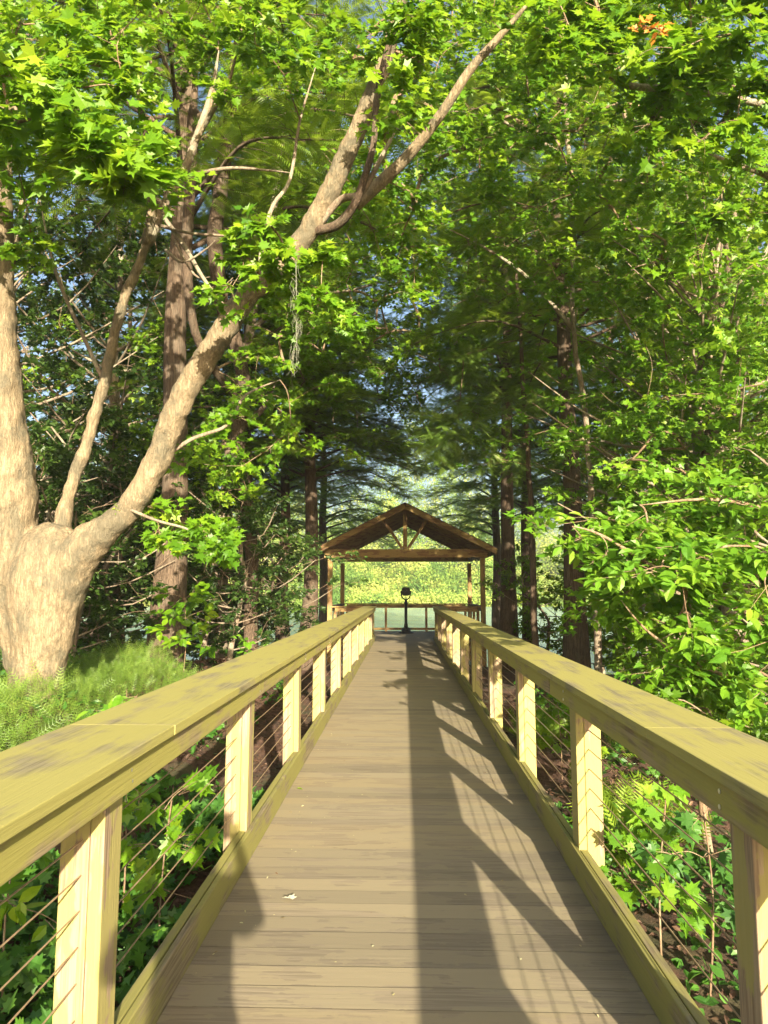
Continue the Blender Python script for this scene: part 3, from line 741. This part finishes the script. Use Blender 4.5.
# leaf sprays: px, py, depth, reach, subtwigs, tone
f = Foliage(5)
def cloud(f, org, x0, x1, y0, y1, Y0, Y1, n, rad=.42, nsub=6, per=11, size=.125, face=(0.12,-.9,.05), flat=.4, twig=.003, tone=None):
    """sprays wanted in a region of the tree's crown; grow() later joins them to its limbs"""
    if not hasattr(f, 'want'): f.want = []
    for k in range(n):
        px = x0 + (x1-x0)*f.r.rand(); py = y0 + (y1-y0)*f.r.rand(); Y = Y0 + (Y1-Y0)*f.r.rand()
        f.want.append((at(px, py, Y) - org, rad*(.7+.6*f.r.rand()), nsub, per, size, flat, twig, face, tone))
def grow(f, nodes):
    """join every spray to the nearest limb point or earlier spray, like a branching twig system"""
    nd = [np.array(p) for p in nodes]; par = [-1]*len(nd); n0 = len(nd)
    W_ = list(range(len(f.want))); pos = np.array([tuple(w[0]) for w in f.want])
    A = np.array(nd); d = np.linalg.norm(pos[:,None] - A[None], axis=2); best = d.min(1); who = d.argmin(1); alive = np.ones(len(pos), bool)
    order = []
    for _ in W_:
        i = int(np.where(alive, best, 1e9).argmin()); alive[i] = False
        nd.append(pos[i]); par.append(int(who[i])); order.append(i)
        dd = np.linalg.norm(pos - pos[i], axis=1) * 1.12; m_ = dd < best; best[m_] = dd[m_]; who[m_] = len(nd)-1
    load = [1.0]*len(nd)
    for k in range(len(nd)-1, n0-1, -1): load[par[k]] += load[k]
    for k in range(n0, len(nd)):
        i = order[k-n0]; c, rad, nsub, per, size, flat, twig, face, tone = f.want[i]
        a = nd[par[k]]; L = np.linalg.norm(nd[k]-a)
        r0 = min(.035, twig*1.3*load[k]**.5); r1 = max(twig, r0*.75)
        mid = (a + nd[k])/2 + f.r.randn(3)*.06*L + np.array([0,0,.08*L]); q1 = a*.6+mid*.4 + f.r.randn(3)*.03*L
        sp = spline([a, mid, nd[k]], None, 4); f.tw.tube(sp, list(np.linspace(r0, r1, len(sp))), 6, False)
        f.spray(a + (nd[k]-a)*max(0, 1-.4/max(L,.41)), nd[k], rad, nsub, per, size, flat, twig, face, .35, tone)
cloud(f, O, -30, 130, 10, 110, 5.2, 7.0, 26)
cloud(f, O, 0, 175, 60, 180, 5.3, 7.0, 22)
cloud(f, O, 55, 175, 140, 205, 4.6, 5.2, 6, .36, size=.17)
cloud(f, O, -20, 160, 30, 140, 4.4, 5.4, 9, .45, size=.16)
cloud(f, O, 360, 425, -20, 110, 5.2, 6.0, 9, .34, size=.12)
cloud(f, O, 225, 330, 225, 300, 5.4, 6.2, 6, .3, size=.12)
cloud(f, O, 400, 540, -60, 80, 8, 11, 24, .55)
cloud(f, O, 90, 330, -30, 60, 5.6, 8.0, 26)
cloud(f, O, 200, 480, -40, 90, 6.5, 9.5, 36)
cloud(f, O, 340, 480, 60, 200, 7.0, 10, 26, size=.105)
cloud(f, O, 360, 440, 190, 300, 7.5, 10, 12, size=.10)
cloud(f, O, 235, 335, 225, 285, 5.6, 6.4, 6, .30, size=.11)
cloud(f, O, 270, 345, 290, 350, 6.2, 7.2, 3, .25)
cloud(f, O, 145, 235, 495, 570, 6.5, 7.6, 8, .34, size=.115)
cloud(f, O, 190, 300, 380, 470, 7.5, 9.5, 9, .4, size=.10)
cloud(f, O, -20, 20, 60, 250, 5.5, 6.5, 7, .3)
cloud(f, O, 0, 40, 225, 260, 5.5, 6.5, 2, .25)
cloud(f, O, 330, 440, 180, 300, 8, 10, 12, size=.10)
grow(f, LIMB_PTS)
link('crown', f.mesh('crown', MAPLE, 'leaf_near'), None, bm_root)

# pale leaning maple stems behind it
def stem_tree(name, label, base, pts, clouds, mt, lm, leaf, seed, size, cat='tree', extra=(), dflt={}):
    org = Vector(gp(*base)); root = empty(name, org, label, cat)
    mb = MB(); P_ = [org - org + Vector((0,0,-.5))] + [at(a, b, c) - org for a, b, c, w in pts]; Rr = [wpx(pts[0][3]*1.2, pts[0][2])] + [wpx(w, c) for a, b, c, w in pts]
    bough(mb, P_, Rr, 10, 5, .04, seed); mb.build('trunk', M[mt], root, smooth=True)
    for i, e in enumerate(extra): limb(root, org, e, mt, 7, .03, seed+i)
    f = Foliage(seed)
    for c in clouds: cloud(f, org, *c[:7], **(dict(size=size) | dflt | (c[7] if len(c) > 7 else {})))
    nodes = [at(a, b, c)-org for a, b, c, w in pts[1:]] + [at(a,b,c)-org for e in extra for a,b,c,w in e]
    grow(f, nodes)
    link('crown', f.mesh('crown', leaf, lm), None, root); return root
stem_tree('maple_tree', 'mottled pale maple stem seen between the two limbs of the forked maple', (250, 14),
  [(252,560,13.5,13),(238,440,13,14),(245,380,12.5,14),(222,300,12,15),(215,240,11.5,16),(226,150,11,15),(238,60,10.5,14),(246,-20,10,12),(255,-120,10,8)],
  [(170,330,-20,140,9.5,12,30),(230,340,290,420,10.5,13,26),(280,400,180,330,11,14,26),(180,300,400,500,11.5,13.5,18)], 'bark_red', 'leaf_near', STAR, 31, .12,
  extra=[[(240,400,12.4,9),(215,370,11.6,9),(192,320,11,9),(188,230,10.8,12),(192,140,10.6,12),(196,60,10.5,10)], [(238,430,13,8),(262,410,12.8,6),(275,385,12.5,4)]])
# right-hand overhanging maple, trunk just outside the frame
ro = stem_tree('maple_tree', 'sunlit maple overhanging from the upper right, pale bare branches among its large leaves', (905, 7.5),
  [(900,640,7.5,60),(890,480,7.4,52),(880,330,7.3,46),(870,150,7.2,38),(850,-40,7.1,30),(820,-250,7,18)],
  [(540,790,-40,70,5.6,7.5,50,dict(size=.145)),(480,620,-30,70,7.5,10,26),(640,800,60,150,5.8,8.0,30,dict(size=.14)),(590,720,90,200,8,10.5,30,dict(rad=.5)),(470,600,90,200,9,11.5,30),(700,800,150,260,6.5,8.5,14),(640,790,230,420,9,11.5,34,dict(rad=.55)),(480,640,190,300,10,13,26,dict(rad=.5))], 'bark_grey', 'leaf_near', MAPLE, 41, .115,
  extra=[[(875,200,7.2,20),(800,120,7.2,9),(720,95,7.1,7),(670,89,7.0,8),(625,85,7.0,7),(605,72,6.9,5),(592,60,6.8,4)],
         [(880,260,7.2,16),(820,215,7.2,8),(768,178,7.1,6),(735,165,7.1,5),(705,150,7.0,4),(690,120,7.0,3)],
         [(860,100,7.2,16),(760,20,7.1,8),(700,-10,7.1,6)],
         [(780,190,7.1,5),(755,160,7.0,4),(748,150,7.0,3)]])
of = Foliage(3); cloud(of, Vector(ro.location), 642, 662, 20, 32, 5.3, 5.5, 3, .11, 2, 4, .08, (0,-1,0), .5); grow(of, [at(660,30,5.5)-Vector(ro.location)])
link('turning_leaves', of.mesh('turning_leaves', MAPLE, 'leaf_orange'), None, ro)['label'] = 'orange leaves near the top of the overhanging maple'
stem_tree('maple_tree', 'slender maple whose leaves close the gap above the pavilion roof, right of the walk axis', (598, 12.5),
  [(596,600,12.5,7),(588,450,12.4,6),(575,330,12.2,5),(572,200,12,5),(566,100,11.8,5),(560,-40,11.5,5)],
  [(440,660,60,330,10.5,14,44,dict(rad=.6)),(400,560,-40,200,11,15,34,dict(rad=.6)),(410,520,100,340,13,18,34,dict(rad=.65)),(690,800,-60,120,9,14,18,dict(rad=.6)),(400,500,330,440,16,20,20,dict(rad=.7)),(560,760,-40,120,10,14,22,dict(rad=.6))], 'bark_grey', 'leaf_mid', STAR, 61, .11, dflt=dict(per=15),
  extra=[[(575,330,12.2,5),(530,280,12.3,4),(490,250,12.4,3),(450,230,12.6,2)],[(572,200,12,4),(620,180,11.8,3),(660,190,11.6,2)],[(570,160,12,4),(500,120,12.2,3),(440,110,12.5,2)]])
stem_tree('maple_tree', 'maple beyond the forked trunk whose leaves hang over the left half of the walk', (225, 16),
  [(222,600,16,12),(230,450,15.8,11),(250,330,15.4,10),(275,200,15,8),(290,60,14.6,6)],
  [(260,420,180,400,12,16,60,dict(rad=.62)),(130,300,330,520,13,16,36,dict(rad=.6)),(250,440,-20,200,12,16,44,dict(rad=.65)),(0,200,200,420,13,17,44,dict(rad=.65)),(330,475,270,455,14,19,34,dict(rad=.7)),(360,500,60,300,14,18,34,dict(rad=.7)),(320,430,300,440,17,21,26,dict(rad=.75))], 'bark_grey', 'leaf_mid', STAR, 62, .11, dflt=dict(per=15),
  extra=[[(250,330,15.4,6),(300,300,15,4),(350,290,14.6,3),(390,280,14.2,2)]])
stem_tree('young_cypress', 'young cypress with light feathery sprays in front of the thick trunk right of the pavilion', (535, 15.5),
  [(535,640,15.5,7),(532,520,15.3,6),(526,420,15,5),(520,340,15,4),(516,260,15,3)],
  [(420,490,400,460,13,15,12,dict(rad=.55)),(430,480,290,400,13.5,16,10,dict(rad=.55)),(500,560,380,470,14,16,7,dict(rad=.5))], 'bark_red', 'fern', leaf_frond(11,.03), 63, .34,
  dflt=dict(face=(0,-.3,0), flat=.3, per=9))
# bright low maple on the right
stem_tree('young_tree', 'bright yellow-green young tree reaching low over the right railing', (840, 6.6),
  [(835,700,6.6,16),(820,620,6.4,14),(800,540,6.3,12),(790,440,6.2,9),(780,360,6.2,6)],
  [(580,680,520,560,5.6,6.4,11,dict(rad=.30)),(640,790,545,620,5.0,6.4,19,dict(rad=.36)),(600,700,570,650,5.6,6.6,14,dict(rad=.3)),(650,800,600,700,4.8,6.2,15,dict(rad=.38)),(590,690,500,540,6,7,5,dict(rad=.3)),(690,800,480,560,5.6,6.8,12)],
  'twig', 'leaf_yellow', OVAL, 51, .115, dflt=dict(face=(.1,-.5,.15), flat=.2),
  extra=[[(825,640,6.4,8),(740,610,6.0,5),(660,570,5.8,4),(600,535,5.7,3),(572,526,5.7,2)],[(800,520,6.3,6),(720,500,6.1,4),(640,505,6.0,3)],[(828,680,6.4,7),(740,680,5.6,4),(660,640,5.6,3),(620,600,5.6,2)]])
stem_tree('young_maple', 'lower shaded maple sapling filling the bank just outside the right railing', (700, 6.0),
  [(705,800,6.2,8),(700,740,6.2,7),(690,690,6.3,5),(680,640,6.4,4)],
  [(610,800,640,720,6.2,7.8,26,dict(rad=.4)),(660,800,690,760,4.8,6,9,dict(rad=.3))], 'twig', 'leaf_mid', MAPLE, 52, .105, dflt=dict(face=(.1,-.4,.1), flat=.25))
stem_tree('crooked_tree', 'small tree with thin crooked dark stems on the right bank', (700, 11),
  [(702,640,11,11),(708,560,11,10),(694,500,11,9),(706,450,11,8),(712,400,11,8),(720,370,11,7),(716,330,11,6),(728,270,11,5),(722,210,11,3)],
  [(610,700,410,480,9.5,11,14,dict(rad=.5)),(700,800,400,500,9,11,18,dict(rad=.5)),(690,760,280,380,10,11.5,10,dict(rad=.5)),(625,720,470,540,8.5,10,10,dict(rad=.45))], 'bark_red', 'leaf_yellow', STAR, 53, .12,
  extra=[[(712,400,11,6),(700,360,11,5),(705,320,11,4),(690,270,11,3)],[(700,470,11,5),(728,430,11,5),(745,380,11,4),(752,330,11,3)]])

# ------------------------------------------------------------------ far bank: one mass of sunlit shrubs and trees across the lake
r = np.random.RandomState(77)
CL = leaf_clump(16, 5, OVAL, .34, .8)
n = 52000
x = r.uniform(-95, 95, n); y = 112 + 48*r.rand(n)**1.3
h0 = hgt(x, y)
top = 1.0 + 27*sst(116, 150, y)*(.6+.55*np.sin(x*.13+1)*np.sin(x*.047+y*.05)+.25*np.sin(x*.5+y*.3))
z = np.maximum(h0, WATER_Z) + np.abs(top)*r.rand(n)**.7
tone = np.array([noise.noise(Vector((a_*.22, b_*.05, c_*.35))) for a_, b_, c_ in zip(x, y, z)]) + .6*np.array([noise.noise(Vector((a_*.6, b_*.2+9, c_*.9))) for a_, b_, c_ in zip(x, y, z)])
rn = np.clip(.45 + 1.0*tone + .22*r.randn(n), 0, 1)
P = np.stack([x, y, z], -1); Nn = r.randn(n,3)*.5 + np.array([0,-.6,.6]); D = r.randn(n,3)
V, F, rr_ = scatter(P, Nn, D, .6+.8*r.rand(n), CL, rn)
M['far'] = leaf_mat('far_bank_leaf', (.08,.17,.03), (.20,.31,.045), (.38,.43,.10), .25, (.4,.45,.1), .7)
tag(link('far_bank_wood', np_mesh('far_bank_wood', V, F, rr_), M['far']), kind='stuff', label='sunlit pale green thicket along the far bank of the lake', cat='woodland')
# ------------------------------------------------------------------ ground cover
M['ivy'] = leaf_mat('ivy_leaf', (.025,.08,.015), (.05,.14,.02), (.10,.22,.025), .3, (.2,.4,.03))
M['litter'] = leaf_mat('dead_leaf', (.035,.02,.012), (.09,.048,.028), (.20,.12,.07), .08, (.3,.15,.05), .7)
def ground_stuff(name, label, n, xr, yr, hr, size, base, lm, seed, up=0.0, lie=.5, clumpf=.7, thr=0.0):
    r = np.random.RandomState(seed); x = r.uniform(*xr, n); y = r.uniform(*yr, n)
    den = np.sin(x*2.1+seed)+np.sin(y*1.7+x*.8+seed*2)+.8*np.sin(x*4.3-y*3.1)
    k = den > thr; x, y, den = x[k], y[k], den[k]; n = len(x)
    hh = (hr[0] + (hr[1]-hr[0])*r.rand(n))*np.clip(.55+.25*den, .3, 1.2)
    P = np.stack([x, y, hgt(x, y) + hh], -1); Nn = r.randn(n,3)*lie + np.array([.1,-.35*(1-up),1-up]); D = r.randn(n,3); D[:,2] = D[:,2]*.3 + up*3
    V, F, rr_ = scatter(P, Nn, D, size[0] + (size[1]-size[0])*r.rand(n), base, np.clip(.25+.12*den+.6*r.rand(n)-.1,0,1))
    return tag(link(name, np_mesh(name, V, F, rr_), M[lm]), label, 'ground cover', kind='stuff')
ground_stuff('feathery_fern', 'bright feathery green ferns at the foot of the forked maple', 26000, (-7.5,-2.6), (4.0,10.5), (-.02,.30), (.10,.26), leaf_frond(7,.012), 'fern', 3, .4, 1.3, thr=-.6)
ground_stuff('feathery_fern', 'shaded green ferns below the right railing', 1200, (1.6,5), (5,11), (0,.14), (.25,.42), FROND, 'leaf_frond', 4, .55, .6, thr=1.0)
ground_stuff('ground_ivy', 'dark green lobed ivy covering the ground left of the walk', 9500, (-4.2,-1.12), (1.0,6.6), (.03,.42), (.07,.12), MAPLE, 'ivy', 5, .1, .6, thr=-.1)
ground_stuff('ground_ivy', 'leafy ground plants along the left bank', 9000, (-9,-2.2), (3.0,14), (.03,.34), (.07,.13), OVAL, 'ivy', 6, .15, .6, thr=.2)
ground_stuff('ground_ivy', 'scattered low leaves on the shaded right bank', 8000, (1.15,8), (1,16), (.02,.3), (.07,.13), MAPLE, 'ivy', 8, .1, .6, thr=.75)
ground_stuff('ground_ivy', 'dark low leaves standing in for shade beneath the right railing', 5200, (1.1,3.6), (.8,6.5), (.02,.22), (.05,.10), OVAL, 'ivy', 11, .1, .6, thr=.1)  # dark leaf patch added to imitate shade on the near bank
ground_stuff('leaf_litter', 'brown fallen leaves covering the ground beside the boardwalk', 26000, (-6,6), (0.5,15), (.004,.03), (.035,.08), OVAL, 'litter', 9, 0, .35, thr=-3)

# ------------------------------------------------------------------ single small plants
def sapling(name, label, X, Y, h, n, size, lm, leaf, seed, spread=.3, base=None):
    z = float(hgt(X, Y)); root = empty(name, (X, Y, z), label, 'plant')
    f = Foliage(seed); st = MB(); tip = Vector((f.r.randn()*.06, f.r.randn()*.06, h))
    st.tube(spline([(0,0,-.05), (f.r.randn()*.03, f.r.randn()*.03, h*.5), tip], None, 4), [.006]*4 + [.0045]*4 + [.002], 6)
    st.build('stem', M['twig'], root, smooth=True)
    f.want = []
    for k in range(n):
        t = .35 + .65*(k+.5)/n; a = k*2.4
        f.want.append((Vector((math.cos(a)*spread*(1.1-t*.7), math.sin(a)*spread*(1.1-t*.7), h*t+.05)), .16, 3, 4, size, .4, .002, (.1,-.8,.1), None))
    grow(f, [Vector((0,0,h*q)) for q in (.3,.5,.7,.9)]); link('crown', f.mesh('crown', leaf, lm), None, root); return root
def sx(px, py, Y):
    p = at(px, py, Y); return p.x, p.z
for (px, py, Y, n, size, lm, leaf, label, sp_) in (
    (165, 790, 3.9, 9, .10, 'leaf_near', MAPLE, 'bright maple seedling between the first and second posts of the left railing', .28),
    (128, 770, 4.4, 8, .10, 'ivy', MAPLE, 'darker seedling just behind the bright maple seedling at the left railing', .26),
    (20, 760, 3.4, 8, .11, 'leaf_near', OVAL, 'leafy sapling rising outside the left railing at the frame edge', .3),
    (185, 590, 10.2, 14, .16, 'leaf_near', OVAL, 'glossy broad-leaved shrub between the forked maple and the straight cypress', .45),
    (255, 640, 10.5, 10, .12, 'leaf_yellow', OVAL, 'light green sapling beside the left railing below the slender cypress', .4),
    (128, 690, 5.2, 6, .12, 'leaf_yellow', OVAL, 'low yellow-green plant in front of the ferns', .28),
    (655, 790, 3.9, 9, .10, 'leaf_yellow', MAPLE, 'sunlit maple seedling seen through the wires of the right railing', .20),
    (622, 820, 4.5, 9, .10, 'leaf_near', MAPLE, 'small maple seedling behind the second post of the right railing', .18),
    (700, 800, 3.9, 9, .10, 'ivy', MAPLE, 'dark leafy seedling beside the nearest right post', .3),
    (560, 700, 8.5, 10, .12, 'leaf_near', MAPLE, 'seedling on the right bank below the dark upright cypress', .4)):
    X, z = sx(px, py, Y); sapling('maple_seedling' if leaf is MAPLE else 'leafy_sapling', label, X, Y, max(.25, z - float(hgt(X, Y))), n, size, lm, leaf, int(px), sp_)

# ------------------------------------------------------------------ hanging moss, fallen leaf, debris
M['moss'] = plain('hanging_moss', (.15,.155,.115), .95, 0, .1, .3)
def moss(p, L, seed, label):
    o = empty('hanging_moss', p, label, 'moss'); r = np.random.RandomState(seed); mb = MB()
    for k in range(60):
        z = -L*r.rand()**.8; x, y = r.randn(2)*.016*(1.3+z/L)
        q = Vector((x + .02*math.sin(z*9), y, z)); mb.tube([q, q + Vector((r.randn()*.018, r.randn()*.018, -.05)), q + Vector((r.randn()*.02, r.randn()*.02, -.11))], [.0015,.0012,.0007], 3)
    mb.tube([(0,0,0), (.01,0,-L*.5), (.015,0,-L)], [.004,.003,.0015], 5); s_ = mb.build('strand', M['moss'], o); return o
moss(at(296, 262, 5.35), .85, 3, 'grey strand of moss hanging from the long limb of the forked maple')
def fallen(px, py, size, m_, label, rz_, base=MAPLE, name='fallen_leaf'):
    d = CM @ Vector(((px-384)/FPX, (512-py)/FPX, -1)); t = -CAMP.z/d.z; p = CAMP + d*t
    V, F, rn = scatter([[0,0,0]], [[.12,.1,1]], [[math.cos(rz_), math.sin(rz_), .05]], [size], base, np.array([.8]))
    V[:,2] += .006 - V[:,2].min()
    o = link(name, np_mesh(name, V, F, rn), m_, None, (p.x, p.y, 0.0)); so = o.modifiers.new('thickness', 'SOLIDIFY'); so.thickness = .0012
    return tag(o, label, 'leaf')
M['pale_leaf'] = leaf_mat('pale_leaf', (.5,.5,.36), (.55,.55,.40), (.6,.6,.45), .1)
fallen(293, 902, .075, M['pale_leaf'], 'pale fallen maple leaf lying alone on the sunny deck planks', 2.6)
fallen(297, 791, .05, M['leaf_near'], 'small green leaf lying on the deck near the left kerb', .5, OVAL)
r = np.random.RandomState(12); n = 420
x = r.uniform(-.85,.9,n); y = 1.6 + 17*r.rand(n)**1.2; kk = r.rand(n)
x = np.where(kk < .4, -.88 + .16*np.abs(r.randn(n)), x)
V, F, rn = scatter(np.stack([x,y,np.full(n,.0065)],-1), np.array([0,0,1])+r.randn(n,3)*.12, r.randn(n,3)*[1,1,.05], .006+.016*r.rand(n)**3, OVAL, r.rand(n))
M['debris'] = leaf_mat('deck_debris', (.16,.08,.04), (.40,.36,.16), (.55,.52,.30), .05)
tag(link('deck_debris', np_mesh('deck_debris', V, F, rn), M['debris']), 'tiny pale petals and leaf bits scattered on the deck', 'debris', kind='stuff')

# ------------------------------------------------------------------ the person taking the photograph (their shadow falls on the deck and the left kerb)
PX, PY = -.01, -.44
M['skin'] = plain('skin', (.50,.30,.21), .5, 0, .35, .06); M['shirt'] = plain('blue_cotton', (.10,.16,.26), .9, 0, .1, .1, .3)
M['shorts'] = plain('khaki_cotton', (.26,.22,.16), .9, 0, .1, .1, .3); M['hair'] = plain('brown_hair', (.05,.03,.02), .6, 0, .3, .3, .5); M['shoe'] = plain('shoe_leather', (.12,.12,.13), .7, 0, .2, .1)
pr = empty('person', (PX, PY, 0), 'person standing on the boardwalk holding up a phone with both hands', 'person')
def blob(mb, c, r_, n=18):
    prof = [(math.sin(math.pi*k/n), -math.cos(math.pi*k/n)) for k in range(1, n)]
    b = len(mb.v); mb.lathe(prof, 18)
    for i in range(b, len(mb.v)): v = mb.v[i]; mb.v[i] = (c[0]+v[0]*r_[0], c[1]+v[1]*r_[1], c[2]+v[2]*r_[2])
def flesh(mb, name, m_, parent, vox, it=6):
    o = mb.build(name, m_, parent, smooth=True); a = o.modifiers.new('skin_blend', 'REMESH'); a.mode = 'VOXEL'; a.voxel_size = vox; a.use_smooth_shade = True
    s_ = o.modifiers.new('soften', 'SMOOTH'); s_.iterations = it; s_.factor = .5; return o
b_ = MB()
hx, hz = .0, 1.60
blob(b_, (0,0,1.62), (.074,.092,.105)); blob(b_, (0,.02,1.55), (.056,.07,.06)); b_.tube([(0,-.01,1.36),(0,.0,1.47),(0,.005,1.56)], [.075,.056,.055], 14)
b_.tube([(0,.088,1.635),(0,.108,1.60),(0,.098,1.59)], [.009,.014,.012], 8)
for s_ in (-1,1):
    blob(b_, (s_*.075,0,1.61), (.012,.02,.032)); blob(b_, (s_*.03,.080,1.632), (.015,.012,.010))
    b_.tube(spline([(s_*.15,-.01,1.40),(s_*.225,.04,1.29),(s_*.25,.09,1.20)], None, 4), [.055]*4+[.045]*4+[.04], 12)
    b_.tube(spline([(s_*.25,.09,1.20),(s_*.17,.24,1.30),(s_*.085+.01,.36,1.42)], None, 4), [.04]*4+[.033]*4+[.026], 12)
    w = Vector((s_*.085+.01, .36, 1.42)); side = Vector((.01+s_*.042, .415, 1.49))
    b_.tube([w, (w+side)/2, side + Vector((s_*.012,0,0))], [.026,.032,.028], 10)
    for k, (dz, L) in enumerate(((.035,.040),(.014,.046),(-.007,.043),(-.026,.034))):
        k0 = side + Vector((s_*.018, 0, dz)); k1 = k0 + Vector((s_*.006,.024,.004)); k2 = k1 + Vector((-s_*.016,.012,0)); k3 = k2 + Vector((-s_*.018,-.004,0))
        b_.tube([k0,k1,k2,k3], [.0095,.009,.008,.007], 8)
    b_.tube([w + Vector((0,.02,.03)), side + Vector((0,-.028,.0)), side + Vector((-s_*.022,-.030,.018))], [.012,.011,.009], 8)
    b_.tube(spline([(s_*.09,0,.90),(s_*.10,.015,.50),(s_*.10,-.01,.10)], None, 5), [.085]*4+[.066]*3+[.05]*3+[.04], 14)
    b_.tube([(s_*.10,-.01,.10),(s_*.105,.03,.05)], [.04,.035], 10)
b_.tube(spline([(0,0,.86),(0,0,1.02),(0,.01,1.2),(0,-.01,1.40)], None, 4), [.13]*4+[.115]*4+[.13]*4+[.10], 18)
blob(b_, (0,-.005,1.33), (.17,.10,.11)); blob(b_, (0,-.01,.92), (.165,.12,.11))
body = flesh(b_, 'body', M['skin'], pr, .006)
b_ = MB(); b_.tube(spline([(0,0,.88),(0,0,1.02),(0,.01,1.2),(0,-.01,1.38)], None, 4), [.172]*4+[.15]*4+[.155]*4+[.11], 20)
blob(b_, (0,-.005,1.33), (.195,.125,.115)); blob(b_, (0,-.01,.93), (.19,.145,.10))
for s_ in (-1,1): b_.tube([(s_*.14,-.01,1.38),(s_*.20,.01,1.28),(s_*.215,.04,1.20)], [.075,.068,.064], 14)
flesh(b_, 'shirt', M['shirt'], pr, .010, 4)
b_ = MB(); blob(b_, (0,-.01,.90), (.18,.135,.13))
for s_ in (-1,1): b_.tube([(s_*.085,0,.88),(s_*.10,.01,.70),(s_*.105,.012,.52)], [.105,.10,.098], 16)
flesh(b_, 'shorts', M['shorts'], pr, .010, 4)
b_ = MB(); blob(b_, (0,-.018,1.655), (.084,.092,.092)); blob(b_, (0,-.06,1.60), (.07,.05,.07))
flesh(b_, 'hair', M['hair'], pr, .007, 3)
for s_ in (-1,1):
    b_ = MB(); b_.tube(spline([(s_*.10,-.07,.045),(s_*.103,.02,.05),(s_*.115,.15,.035),(s_*.118,.185,.03)], None, 3), [.035]*3+[.045]*3+[.038]*3+[.026], 12)
    b_.v = [(x_, y_, max(z_, .006)) for x_, y_, z_ in b_.v]
    flesh(b_, 'shoe', M['shoe'], pr, .008, 4)
ph = MB(); ph.box(-.036,.036,-.021,-.013,1.445,1.600)
tag(ph.build('mobile_phone', M['black'], None, .003), 'black mobile phone held up in both hands', 'phone')

# ------------------------------------------------------------------ air: far things fade a little
m = bpy.data.materials.new('haze_air'); m.use_nodes = True; nt = m.node_tree; nt.nodes.clear()
o_ = nt.nodes.new('ShaderNodeOutputMaterial'); v_ = nt.nodes.new('ShaderNodeVolumePrincipled')
v_.inputs['Density'].default_value = .0005; v_.inputs['Color'].default_value = (.92,.96,1,1); v_.inputs['Anisotropy'].default_value = 0
nt.links.new(v_.outputs[0], o_.inputs['Volume'])
hz = MB(); hz.box(-1600, 1600, -700, 1700, -6, 24)
tag(hz.build('haze', m), 'thin pale haze over the lake', 'haze', kind='stuff')
